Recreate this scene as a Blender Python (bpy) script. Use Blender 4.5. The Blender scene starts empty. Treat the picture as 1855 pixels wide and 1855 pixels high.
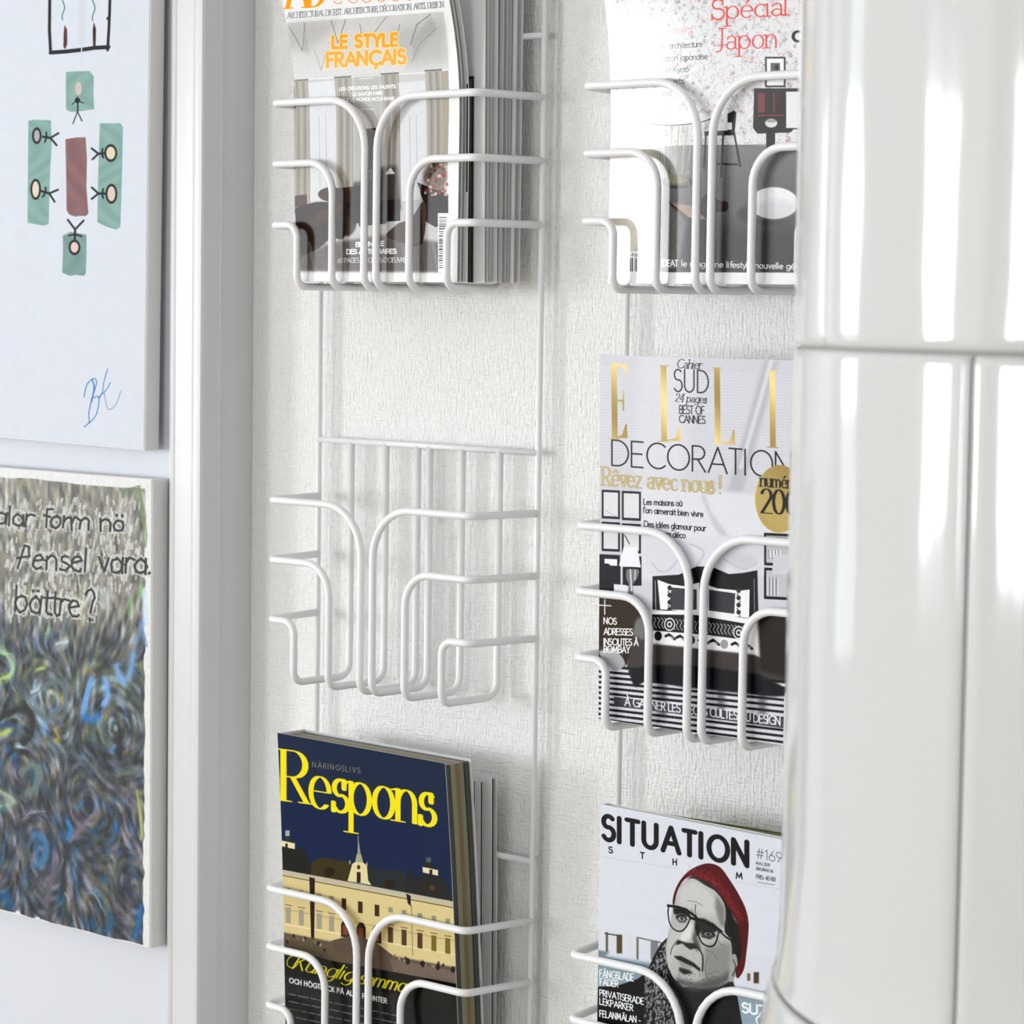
import bpy, bmesh, math, random
import numpy as np
from mathutils import Vector, Matrix, noise as mnoise

random.seed(7)
SC = bpy.context.scene
COL = SC.collection

# ------------------------------------------------------------------ camera, world, light, exposure
FPX, HALF = 4997.44, 927.5
CF = Vector((-0.66433685, 0.74373055, -0.07430632)).normalized()
CR = Vector((0.74501435, 0.66689816, 0.01415827)).normalized()
CU = Vector((-0.06008469, 0.04595342, 0.99713495)).normalized()
Z0 = 1.35                                   # height of the middle crossbar of the racks above the floor
CO = Vector((1.67473781, -1.64096243, 0.11440924 + Z0))
camd = bpy.data.cameras.new('camera')
cam = bpy.data.objects.new('camera', camd)
COL.objects.link(cam)
camd.sensor_fit = 'HORIZONTAL'
camd.sensor_width = 36.0
camd.lens = 36.0 * FPX / 1855.0
cam.matrix_world = Matrix(((CR.x, CU.x, -CF.x, CO.x), (CR.y, CU.y, -CF.y, CO.y), (CR.z, CU.z, -CF.z, CO.z), (0, 0, 0, 1)))
camd.clip_start = 0.05
camd.dof.use_dof = True
camd.dof.focus_distance = 2.12
camd.dof.aperture_fstop = 15.0
SC.camera = cam

SC.view_settings.view_transform = 'Standard'
SC.view_settings.look = 'None'
SC.view_settings.gamma = 1.0
SC.view_settings.use_curve_mapping = False
SC.view_settings.exposure = 0.28
SC.cycles.use_denoising = True
SC.cycles.max_bounces = 8
SC.cycles.diffuse_bounces = 5
SC.cycles.caustics_reflective = False
SC.cycles.caustics_refractive = False
SC.cycles.sample_clamp_indirect = 6.0

W = bpy.data.worlds.new('overcast_sky')
SC.world = W
W.use_nodes = True
W.node_tree.nodes['Background'].inputs['Color'].default_value = (0.86, 0.93, 1.0, 1)
W.node_tree.nodes['Background'].inputs['Strength'].default_value = 2.0

# room: walls at x = -3.0 and 2.7, y = 0 and -5.2; windows: (wall, centre along wall, width, sill, head)
RX0, RX1, RY0, RY1, RH = -3.0, 2.7, -5.2, 0.0, 2.75
WINDOWS = [('left', -0.66, 0.60, 0.78, 2.35), ('left', -3.30, 1.00, 0.78, 2.12), ('front', -1.95, 0.80, 0.78, 2.12), ('front', 1.2, 1.3, 0.78, 2.12)]
DAY = [6.0, 24.0, 19.0, 5.0]                     # radiance-like strength of daylight in each window
for (side, c, w, z0, z1), day in zip(WINDOWS, DAY):
    ld = bpy.data.lights.new('window_daylight', 'AREA')
    ld.shape = 'RECTANGLE'
    ld.size, ld.size_y = w, z1 - z0
    ld.energy = day * math.pi * w * (z1 - z0)
    ld.color = (0.93, 0.97, 1.0)
    lo = bpy.data.objects.new('window_daylight', ld)
    COL.objects.link(lo)
    if side == 'left':
        lo.location = (RX0 - 0.10, c, (z0 + z1) / 2)
        lo.rotation_euler = (math.pi / 2, 0, -math.pi / 2)
    else:
        lo.location = (c, RY0 - 0.10, (z0 + z1) / 2)
        lo.rotation_euler = (math.pi / 2, 0, math.pi)
        lo.rotation_euler = (-math.pi / 2, 0, math.pi)
    if side == 'left':
        lo.rotation_euler = (math.pi / 2, 0, -math.pi / 2)
    # area lights shine along local -Z; aim it into the room
    d = Vector((1, 0, 0)) if side == 'left' else Vector((0, 1, 0))
    lo.rotation_euler = d.to_track_quat('-Z', 'Z').to_euler()


# ------------------------------------------------------------------ helpers
def ray(px, py):
    return CF + CR * ((px - HALF) / FPX) - CU * ((py - HALF) / FPX)


def at(px, py, Y):
    """world point on the plane y = Y seen at pixel (px, py)"""
    d = ray(px, py)
    return CO + d * ((Y - CO.y) / d.y)


def mat(name, col, rough=0.5, spec=0.5, metal=0.0, coat=0.0, bump=None):
    m = bpy.data.materials.new(name)
    m.use_nodes = True
    nt = m.node_tree
    b = nt.nodes['Principled BSDF']
    b.inputs['Base Color'].default_value = (*col, 1)
    b.inputs['Roughness'].default_value = rough
    b.inputs['Specular IOR Level'].default_value = spec
    b.inputs['Metallic'].default_value = metal
    b.inputs['Coat Weight'].default_value = coat
    b.inputs['Coat Roughness'].default_value = 0.05
    # faint colour variation and relief so that no surface is perfectly flat
    tc = nt.nodes.new('ShaderNodeTexCoord')
    mp = nt.nodes.new('ShaderNodeMapping')
    nt.links.new(tc.outputs['Object'], mp.inputs['Vector'])
    if bump:
        sc, det, dist, stretch = bump
        mp.inputs['Scale'].default_value = stretch
        n = nt.nodes.new('ShaderNodeTexNoise')
        n.inputs['Scale'].default_value = sc
        n.inputs['Detail'].default_value = det
        nt.links.new(mp.outputs['Vector'], n.inputs['Vector'])
        bp = nt.nodes.new('ShaderNodeBump')
        bp.inputs['Strength'].default_value = 1.0
        bp.inputs['Distance'].default_value = dist
        nt.links.new(n.outputs['Fac'], bp.inputs['Height'])
        nt.links.new(bp.outputs['Normal'], b.inputs['Normal'])
        if coat:
            nt.links.new(bp.outputs['Normal'], b.inputs['Coat Normal'])
        mx = nt.nodes.new('ShaderNodeMix')
        mx.data_type = 'RGBA'
        mx.inputs['A'].default_value = (*[c * 0.97 for c in col], 1)
        mx.inputs['B'].default_value = (*[min(1, c * 1.02) for c in col], 1)
        nt.links.new(n.outputs['Fac'], mx.inputs['Factor'])
        nt.links.new(mx.outputs['Result'], b.inputs['Base Color'])
    return m


def link_mesh(name, verts, faces, material, parent=None, smooth=False, uvs=None):
    me = bpy.data.meshes.new(name)
    me.from_pydata([tuple(v) for v in verts], [], faces)
    if uvs is not None:
        ul = me.uv_layers.new(name='UVMap')
        for l in me.loops:
            ul.data[l.index].uv = uvs[l.vertex_index]
    for p in me.polygons:
        p.use_smooth = smooth
    me.validate()
    me.update()
    if material:
        me.materials.append(material)
    o = bpy.data.objects.new(name, me)
    COL.objects.link(o)
    if parent:
        o.parent = parent
    return o


def bm_link(name, bm, material, parent=None, smooth=False):
    me = bpy.data.meshes.new(name)
    bmesh.ops.recalc_face_normals(bm, faces=bm.faces)
    bm.to_mesh(me)
    bm.free()
    for p in me.polygons:
        p.use_smooth = smooth
    if material:
        me.materials.append(material)
    o = bpy.data.objects.new(name, me)
    COL.objects.link(o)
    if parent:
        o.parent = parent
    return o


def add_box(bm, x0, x1, y0, y1, z0, z1, bev=0.0, seg=2):
    r = bmesh.ops.create_cube(bm, size=1.0)
    vs = r['verts']
    for v in vs:
        v.co = Vector(((x0 + x1) / 2 + v.co.x * (x1 - x0), (y0 + y1) / 2 + v.co.y * (y1 - y0), (z0 + z1) / 2 + v.co.z * (z1 - z0)))
    if bev:
        es = list({e for v in vs for e in v.link_edges})
        bmesh.ops.bevel(bm, geom=es, offset=bev, segments=seg, profile=0.7, affect='EDGES')


def box(name, x0, x1, y0, y1, z0, z1, m, parent=None, bev=0.0, seg=2):
    bm = bmesh.new()
    add_box(bm, x0, x1, y0, y1, z0, z1, bev, seg)
    return bm_link(name, bm, m, parent, smooth=False)


def tube(name, pts, r, m, parent=None, n=10):
    """round wire swept along a polyline, capped"""
    pts = [Vector(p) for p in pts]
    q = [pts[0]]
    for p in pts[1:]:
        if (p - q[-1]).length > 1e-5:
            q.append(p)
    pts = q
    verts, faces = [], []
    t0 = (pts[1] - pts[0]).normalized()
    ref = Vector((0, 0, 1)) if abs(t0.z) < 0.9 else Vector((1, 0, 0))
    nrm = (ref - t0 * ref.dot(t0)).normalized()
    for i, p in enumerate(pts):
        if i == 0:
            t = pts[1] - pts[0]
        elif i == len(pts) - 1:
            t = pts[-1] - pts[-2]
        else:
            t = (pts[i + 1] - p).normalized() + (p - pts[i - 1]).normalized()
        t.normalize()
        nrm = (nrm - t * nrm.dot(t)).normalized()
        bn = t.cross(nrm)
        for k in range(n):
            a = 2 * math.pi * k / n
            verts.append(p + (nrm * math.cos(a) + bn * math.sin(a)) * r)
    for i in range(len(pts) - 1):
        for k in range(n):
            a, b = i * n + k, i * n + (k + 1) % n
            faces.append((a, b, b + n, a + n))
    faces.append(tuple(range(n))[::-1])
    faces.append(tuple(range((len(pts) - 1) * n, len(pts) * n)))
    return link_mesh(name, verts, faces, m, parent, smooth=True)


def fillet(pts, radii, seg=9):
    """polyline with rounded corners"""
    out = [Vector(pts[0])]
    for i in range(1, len(pts) - 1):
        p, a, b = Vector(pts[i]), Vector(pts[i - 1]), Vector(pts[i + 1])
        r = radii[i - 1]
        u, v = (a - p), (b - p)
        d = min(r, u.length * 0.98, v.length * 0.98)
        s, e = p + u.normalized() * d, p + v.normalized() * d
        ang = u.angle(v)
        for k in range(seg + 1):
            t = k / seg
            # circular-like blend: rational quadratic with weight sin(angle/2)
            w = math.sin(ang / 2)
            den = (1 - t) ** 2 + 2 * w * t * (1 - t) + t * t
            out.append((s * (1 - t) ** 2 + p * (2 * w * t * (1 - t)) + e * t * t) / den)
    out.append(Vector(pts[-1]))
    return out


def empty(name, loc, label, cat, group=None):
    o = bpy.data.objects.new(name, None)
    COL.objects.link(o)
    o.location = loc
    o.empty_display_size = 0.05
    o['label'] = label
    o['category'] = cat
    if group:
        o['group'] = group
    return o


def structure(o):
    o['kind'] = 'structure'
    return o


def adopt(parent, *kids):
    """make mesh objects (built in world coordinates) children of an Empty without moving them"""
    for k in kids:
        k.parent = parent
        k.matrix_parent_inverse = Matrix.Translation(-parent.location)


# ------------------------------------------------------------------ materials
M = {}
M['wire'] = mat('white_enamel_wire', (0.83, 0.83, 0.84), 0.32, 0.5)
M['gloss_paint'] = mat('white_gloss_paint', (0.66, 0.66, 0.67), 0.28, 0.5, bump=(18, 4, 0.0006, (1, 1, 0.12)))
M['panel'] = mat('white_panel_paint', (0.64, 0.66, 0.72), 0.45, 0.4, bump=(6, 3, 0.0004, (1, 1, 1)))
M['plaster'] = mat('white_plaster', (0.84, 0.84, 0.83), 0.8, 0.3, bump=(30, 3, 0.0008, (1, 1, 1)))
M['wall_warm'] = mat('warm_grey_wall_paint', (0.50, 0.475, 0.44), 0.8, 0.3, bump=(30, 3, 0.0008, (1, 1, 1)))
M['floor'] = mat('wood_floor', (0.42, 0.35, 0.28), 0.4, 0.5, bump=(5, 5, 0.001, (1, 12, 1)))
M['canvas'] = mat('primed_canvas', (0.80, 0.80, 0.79), 0.85, 0.2, bump=(900, 2, 0.0002, (1, 1, 1)))
M['grout'] = mat('grey_joint', (0.42, 0.41, 0.39), 0.8, 0.3)
M['page'] = mat('page_edges', (0.66, 0.66, 0.645), 0.7, 0.3, bump=(60, 4, 0.0009, (25, 25, 0.15)))
M['page_grey'] = mat('grey_page_edges', (0.36, 0.37, 0.37), 0.6, 0.3, bump=(60, 4, 0.0009, (25, 25, 0.15)))
M['page_olive'] = mat('olive_page_edges', (0.28, 0.26, 0.16), 0.35, 0.5, bump=(60, 4, 0.0009, (30, 30, 0.15)))
M['page_brown'] = mat('brown_page_edges', (0.22, 0.15, 0.06), 0.35, 0.5, bump=(60, 4, 0.0009, (30, 30, 0.15)))
M['page_dark'] = mat('dark_page_edges', (0.05, 0.06, 0.05), 0.35, 0.5, bump=(60, 4, 0.0009, (30, 30, 0.15)))
M['cover_white'] = mat('white_cover_stock', (0.80, 0.80, 0.80), 0.3, 0.5)
M['cover_dark'] = mat('dark_cover_stock', (0.02, 0.02, 0.022), 0.25, 0.5)
M['cover_green'] = mat('dark_olive_cover_stock', (0.09, 0.095, 0.015), 0.3, 0.5)
M['cover_grey'] = mat('grey_cover_stock', (0.5, 0.5, 0.49), 0.4, 0.5)


def wallpaper():
    m = bpy.data.materials.new('woven_wallpaper')
    m.use_nodes = True
    nt = m.node_tree
    b = nt.nodes['Principled BSDF']
    b.inputs['Roughness'].default_value = 0.72
    b.inputs['Specular IOR Level'].default_value = 0.35
    tc = nt.nodes.new('ShaderNodeTexCoord')

    def noise(scale, stretch, det=2):
        mp = nt.nodes.new('ShaderNodeMapping')
        mp.inputs['Scale'].default_value = stretch
        nt.links.new(tc.outputs['Object'], mp.inputs['Vector'])
        n = nt.nodes.new('ShaderNodeTexNoise')
        n.inputs['Scale'].default_value = scale
        n.inputs['Detail'].default_value = det
        nt.links.new(mp.outputs['Vector'], n.inputs['Vector'])
        return n.outputs['Fac']
    vert = noise(125, (3.6, 1, .9))
    horz = noise(125, (0.6, 1, 4.5))
    big = noise(3, (1, 1, 1), 3)
    a = nt.nodes.new('ShaderNodeMath'); a.operation = 'MULTIPLY_ADD'
    nt.links.new(vert, a.inputs[0]); a.inputs[1].default_value = 1.7
    nt.links.new(horz, a.inputs[2])
    bp = nt.nodes.new('ShaderNodeBump')
    bp.inputs['Strength'].default_value = 0.9
    bp.inputs['Distance'].default_value = 0.0016
    nt.links.new(a.outputs[0], bp.inputs['Height'])
    nt.links.new(bp.outputs['Normal'], b.inputs['Normal'])
    mx = nt.nodes.new('ShaderNodeMix'); mx.data_type = 'RGBA'
    mx.inputs['A'].default_value = (0.83, 0.825, 0.81, 1)
    mx.inputs['B'].default_value = (0.88, 0.88, 0.87, 1)
    nt.links.new(big, mx.inputs['Factor'])
    nt.links.new(mx.outputs['Result'], b.inputs['Base Color'])
    return m


def glaze():
    m = bpy.data.materials.new('white_tile_glaze')
    m.use_nodes = True
    nt = m.node_tree
    b = nt.nodes['Principled BSDF']
    b.inputs['Base Color'].default_value = (0.60, 0.60, 0.595, 1)
    b.inputs['Roughness'].default_value = 0.07
    b.inputs['Specular IOR Level'].default_value = 0.6
    tc = nt.nodes.new('ShaderNodeTexCoord')
    mp = nt.nodes.new('ShaderNodeMapping')
    mp.inputs['Scale'].default_value = (1, 1, 0.55)
    nt.links.new(tc.outputs['Object'], mp.inputs['Vector'])
    n = nt.nodes.new('ShaderNodeTexNoise')
    n.inputs['Scale'].default_value = 9
    n.inputs['Detail'].default_value = 1.5
    nt.links.new(mp.outputs['Vector'], n.inputs['Vector'])
    bp = nt.nodes.new('ShaderNodeBump')
    bp.inputs['Strength'].default_value = 1.0
    bp.inputs['Distance'].default_value = 0.0022
    nt.links.new(n.outputs['Fac'], bp.inputs['Height'])
    nt.links.new(bp.outputs['Normal'], b.inputs['Normal'])
    return m


M['wallpaper'] = wallpaper()
M['glaze'] = glaze()


def print_material(name, art, rough=0.22, spec=0.5, relief=0.0):
    """material whose colour is an image computed below from drawn shapes (no file is read)"""
    h, w = art.img.shape[:2]
    im = bpy.data.images.new(name, w, h)
    px = np.ones((h, w, 4), np.float32)
    px[:, :, :3] = np.clip(art.img, 0, 1)
    im.pixels.foreach_set(px.ravel())
    im.update()
    im.pack()
    m = bpy.data.materials.new(name)
    m.use_nodes = True
    nt = m.node_tree
    b = nt.nodes['Principled BSDF']
    b.inputs['Roughness'].default_value = rough
    b.inputs['Specular IOR Level'].default_value = spec
    t = nt.nodes.new('ShaderNodeTexImage')
    t.image = im
    t.extension = 'EXTEND'
    nt.links.new(t.outputs['Color'], b.inputs['Base Color'])
    if relief:
        bp = nt.nodes.new('ShaderNodeBump')
        bp.inputs['Strength'].default_value = 1.0
        bp.inputs['Distance'].default_value = relief
        nt.links.new(t.outputs['Color'], bp.inputs['Height'])
        nt.links.new(bp.outputs['Normal'], b.inputs['Normal'])
    return m


# ------------------------------------------------------------------ drawing on sheets: skeleton alphabet
# strokes: lists of (x, y) points and (cx, cy, rx, ry, a0, a1) arcs in degrees; cap height 1
XH = 0.64
GL = {
 'A': (.80, [[(0, 0), (.36, 1), (.72, 0)], [(.13, .34), (.59, .34)]]),
 'B': (.62, [[(0, 0), (0, 1), (.24, 1), (.24, .76, .24, .24, 90, -90), (0, .52)], [(.24, .52), (.26, .26, .27, .26, 90, -90), (0, 0)]]),
 'C': (.80, [[(.44, .5, .42, .5, 48, 312)]]),
 'D': (.76, [[(0, 0), (0, 1), (.2, 1), (.2, .5, .44, .5, 90, -90), (0, 0)]]),
 'E': (.58, [[(.44, 1), (0, 1), (0, 0), (.44, 0)], [(0, .52), (.4, .52)]]),
 'F': (.54, [[(.42, 1), (0, 1), (0, 0)], [(0, .52), (.36, .52)]]),
 'G': (.86, [[(.44, .5, .42, .5, 48, 360), (.5, .5)]]),
 'H': (.74, [[(0, 0), (0, 1)], [(.56, 0), (.56, 1)], [(0, .52), (.56, .52)]]),
 'I': (.20, [[(0, 0), (0, 1)]]),
 'J': (.44, [[(.26, 1), (.26, .2), (.06, .2, .2, .32, 0, -100)]]),
 'K': (.64, [[(0, 0), (0, 1)], [(.48, 1), (0, .42)], [(.14, .58), (.52, 0)]]),
 'L': (.54, [[(0, 1), (0, 0), (.42, 0)]]),
 'M': (.94, [[(0, 0), (.1, 1), (.38, .2), (.66, 1), (.76, 0)]]),
 'N': (.78, [[(0, 0), (0, 1), (.6, 0), (.6, 1)]]),
 'O': (.98, [[(.44, .5, .42, .5, 90, 450)]]),
 'P': (.58, [[(0, 0), (0, 1), (.22, 1), (.22, .74, .25, .26, 90, -90), (0, .48)]]),
 'Q': (.98, [[(.44, .5, .42, .5, 90, 450)], [(.5, .3), (.86, -.04)]]),
 'R': (.62, [[(0, 0), (0, 1), (.22, 1), (.22, .74, .25, .26, 90, -90), (0, .48)], [(.2, .48), (.5, 0)]]),
 'S': (.58, [[(.24, .76, .22, .24, 40, 250), (.24, .27, .24, .27, 75, -150)]]),
 'T': (.62, [[(0, 1), (.5, 1)], [(.25, 1), (.25, 0)]]),
 'U': (.72, [[(0, 1), (0, .3), (.28, .3, .28, .3, 180, 360), (.56, 1)]]),
 'V': (.74, [[(0, 1), (.32, 0), (.64, 1)]]),
 'W': (1.0, [[(0, 1), (.22, 0), (.45, .85), (.68, 0), (.9, 1)]]),
 'X': (.66, [[(0, 1), (.54, 0)], [(.54, 1), (0, 0)]]),
 'Y': (.66, [[(0, 1), (.28, .48), (.56, 1)], [(.28, .48), (.28, 0)]]),
 'Z': (.64, [[(0, 1), (.52, 1), (0, 0), (.54, 0)]]),
 'a': (.56, [[(.22, .31, .22, .31, 90, 450)], [(.44, .62), (.44, 0)]]),
 'b': (.56, [[(0, 1), (0, 0)], [(.22, .31, .22, .31, 90, 450)]]),
 'c': (.48, [[(.22, .31, .22, .31, 50, 310)]]),
 'd': (.56, [[(.22, .31, .22, .31, 90, 450)], [(.44, 1), (.44, 0)]]),
 'e': (.54, [[(.02, .33), (.43, .33), (.22, .31, .22, .31, 5, 315)]]),
 'f': (.30, [[(.30, .88, .16, .14, 60, 180), (.14, .6), (.14, 0)], [(0, .6), (.3, .6)]]),
 'g': (.56, [[(.22, .31, .22, .31, 90, 450)], [(.44, .62), (.44, -.1), (.22, -.1, .22, .22, 0, -150)]]),
 'h': (.54, [[(0, 1), (0, 0)], [(0, .36), (.2, .36, .2, .26, 180, 0), (.40, 0)]]),
 'i': (.18, [[(0, .62), (0, 0)], [(0, .84), (0, .86)]]),
 'j': (.18, [[(0, .62), (0, -.14), (-.12, -.14, .12, .16, 0, -90)], [(0, .84), (0, .86)]]),
 'k': (.48, [[(0, 1), (0, 0)], [(.36, .6), (0, .26)], [(.1, .36), (.38, 0)]]),
 'l': (.18, [[(0, 1), (0, 0)]]),
 'm': (.84, [[(0, .62), (0, 0)], [(0, .36), (.17, .36, .17, .26, 180, 0), (.34, 0)], [(.34, .36), (.51, .36, .17, .26, 180, 0), (.68, 0)]]),
 'n': (.54, [[(0, .62), (0, 0)], [(0, .36), (.2, .36, .2, .26, 180, 0), (.40, 0)]]),
 'o': (.56, [[(.22, .31, .22, .31, 90, 450)]]),
 'p': (.56, [[(0, .62), (0, -.36)], [(.22, .31, .22, .31, 90, 450)]]),
 'q': (.56, [[(.44, .62), (.44, -.36)], [(.22, .31, .22, .31, 90, 450)]]),
 'r': (.36, [[(0, .62), (0, 0)], [(0, .36), (.2, .36, .2, .26, 180, 60)]]),
 's': (.42, [[(.17, .46, .15, .16, 45, 250), (.17, .165, .17, .165, 75, -150)]]),
 't': (.32, [[(.12, .86), (.12, .12), (.24, .12, .12, .12, 180, 290)], [(0, .6), (.28, .6)]]),
 'u': (.54, [[(0, .62), (0, .24), (.2, .24, .2, .24, 180, 360), (.40, .62)], [(.40, .62), (.40, 0)]]),
 'v': (.48, [[(0, .62), (.2, 0), (.40, .62)]]),
 'w': (.70, [[(0, .62), (.15, 0), (.31, .55), (.47, 0), (.62, .62)]]),
 'x': (.44, [[(0, .62), (.36, 0)], [(.36, .62), (0, 0)]]),
 'y': (.48, [[(0, .62), (.21, 0)], [(.42, .62), (.1, -.34)]]),
 'z': (.44, [[(0, .62), (.34, .62), (0, 0), (.36, 0)]]),
 '0': (.62, [[(.25, .5, .25, .5, 90, 450)]]),
 '1': (.36, [[(.02, .82), (.2, 1), (.2, 0)]]),
 '2': (.56, [[(.22, .74, .22, .26, 170, -30), (0, 0), (.46, 0)]]),
 '3': (.54, [[(.2, .76, .2, .24, 150, -90), (.2, .27, .24, .27, 90, -150)]]),
 '4': (.58, [[(.36, 0), (.36, 1), (0, .3), (.48, .3)]]),
 '5': (.54, [[(.4, 1), (.08, 1), (.05, .56), (.2, .3, .24, .3, 110, -150)]]),
 '6': (.58, [[(.36, 1), (.05, .44)], [(.24, .28, .24, .28, 90, 450)]]),
 '7': (.5, [[(0, 1), (.44, 1), (.12, 0)]]),
 '8': (.56, [[(.22, .76, .2, .24, 90, 450)], [(.22, .27, .23, .27, 90, 450)]]),
 '9': (.58, [[(.12, 0), (.43, .56)], [(.24, .72, .24, .28, 90, 450)]]),
 '!': (.22, [[(0, 1), (0, .3)], [(0, .05), (0, .02)]]),
 '?': (.48, [[(.18, .78, .18, .22, 170, -60), (.18, .36), (.18, .26)], [(.18, .04), (.18, .01)]]),
 '.': (.2, [[(0, .03), (0, .01)]]), ',': (.2, [[(.03, .05), (-.03, -.12)]]), ':': (.2, [[(0, .05), (0, .03)], [(0, .5), (0, .48)]]),
 "'": (.16, [[(0, 1), (0, .78)]]), '-': (.36, [[(0, .38), (.24, .38)]]), '+': (.6, [[(0, .45), (.5, .45)], [(.25, .2), (.25, .7)]]),
 '#': (.66, [[(.12, 0), (.24, 1)], [(.34, 0), (.46, 1)], [(0, .34), (.54, .34)], [(.04, .66), (.58, .66)]]),
 '&': (.7, [[(.5, 0), (.1, .7), (.28, 1), (.4, .75), (0, .25), (.2, 0), (.5, .3)]]),
 ' ': (.34, []),
}
ACC = {'é': ('e', 'acute'), 'è': ('e', 'grave'), 'ê': ('e', 'circ'), 'ä': ('a', 'dots'), 'ö': ('o', 'dots'), 'ù': ('u', 'grave'), 'É': ('E', 'acute'),
       'È': ('E', 'grave'), 'Ä': ('A', 'dots'), 'Ö': ('O', 'dots'), 'Å': ('A', 'ring'), 'À': ('A', 'grave'), 'Ç': ('C', 'ced'), 'ï': ('i', 'dots')}


def flat(stroke):
    pts = []
    for it in stroke:
        if len(it) == 2:
            pts.append(it)
        else:
            cx, cy, rx, ry, a0, a1 = it
            n = max(4, int(abs(a1 - a0) / 15))
            for k in range(n + 1):
                a = math.radians(a0 + (a1 - a0) * k / n)
                pts.append((cx + rx * math.cos(a), cy + ry * math.sin(a)))
    return pts


def glyph(ch, serif=False):
    acc = None
    if ch in ACC:
        ch, acc = ACC[ch]
    adv, st = GL.get(ch, GL[' '])
    if serif and ch == 'a':
        adv, st = .52, [[(.20, .45, .16, .17, 165, 0), (.36, .06), (.45, .0)], [(.19, .17, .18, .17, 55, 340)]]
    out = [flat(s) for s in st]
    if serif and ch not in ' .,:!?-\'':
        ext = []
        tops = set()
        for s in st:
            for i, it in enumerate(s):
                if len(it) != 2:
                    continue
                nb = [s[j] for j in (i - 1, i + 1) if 0 <= j < len(s) and len(s[j]) == 2]
                for b in nb:
                    if abs(b[0] - it[0]) < .02 and abs(b[1] - it[1]) > .25:
                        tops.add((it[0], it[1]))
                    if ch in 'AVMWYKRvkXxNyz' and (i in (0, len(s) - 1)) and abs(b[1] - it[1]) > .25 and it[1] in (0, 1, .62):
                        tops.add((it[0], it[1]))
        for (x, y) in tops:
            low = ch in 'bdhiklmnpqrutfj' and y > .5
            ext.append([(x - .13, y - (.03 if low else 0)), (x + (0 if low else .13), y)])
        if ch in 'ELTF':     # beaks of the arms
            if ch in 'EL': ext.append([(.44, 0), (.46, .26)])
            if ch in 'EF': ext.append([(.44, 1), (.46, .78)]); ext.append([(.38, .40), (.38, .64)])
            if ch == 'T': ext.append([(0, 1), (-.02, .8)]); ext.append([(.5, 1), (.52, .8)])
        if ch in 'Ss':
            h = 1 if ch == 'S' else .62
            ext.append([(.40 * h, h), (.41 * h, .72 * h)]); ext.append([(0.0, 0), (0.0, .28 * h)])
        out += ext
    top = 1.0 if ch.isupper() else .62
    cx = .36 if ch in 'AO' else (.22 if adv > .3 else 0)
    if acc == 'acute': out.append([(cx - .04, top + .12), (cx + .12, top + .3)])
    if acc == 'grave': out.append([(cx + .08, top + .12), (cx - .08, top + .3)])
    if acc == 'circ': out.append([(cx - .14, top + .12), (cx, top + .28), (cx + .14, top + .12)])
    if acc == 'dots': out += [[(cx - .11, top + .2), (cx - .11, top + .22)], [(cx + .11, top + .2), (cx + .11, top + .22)]]
    if acc == 'ring': out.append(flat([(cx, top + .13, .09, .1, 0, 360)]))
    if acc == 'ced': out.append([(.44, 0), (.46, -.12), (.38, -.26)])
    return adv, out


def catmull(pts, n=8):
    if len(pts) < 3:
        return pts
    P = [pts[0]] + list(pts) + [pts[-1]]
    out = []
    for i in range(1, len(P) - 2):
        p0, p1, p2, p3 = [np.array(q, float) for q in P[i - 1:i + 3]]
        for k in range(n):
            t = k / n
            out.append(tuple(.5 * ((2 * p1) + (-p0 + p2) * t + (2 * p0 - 5 * p1 + 4 * p2 - p3) * t * t + (-p0 + 3 * p1 - 3 * p2 + p3) * t ** 3)))
    out.append(tuple(P[-2]))
    return out


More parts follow.
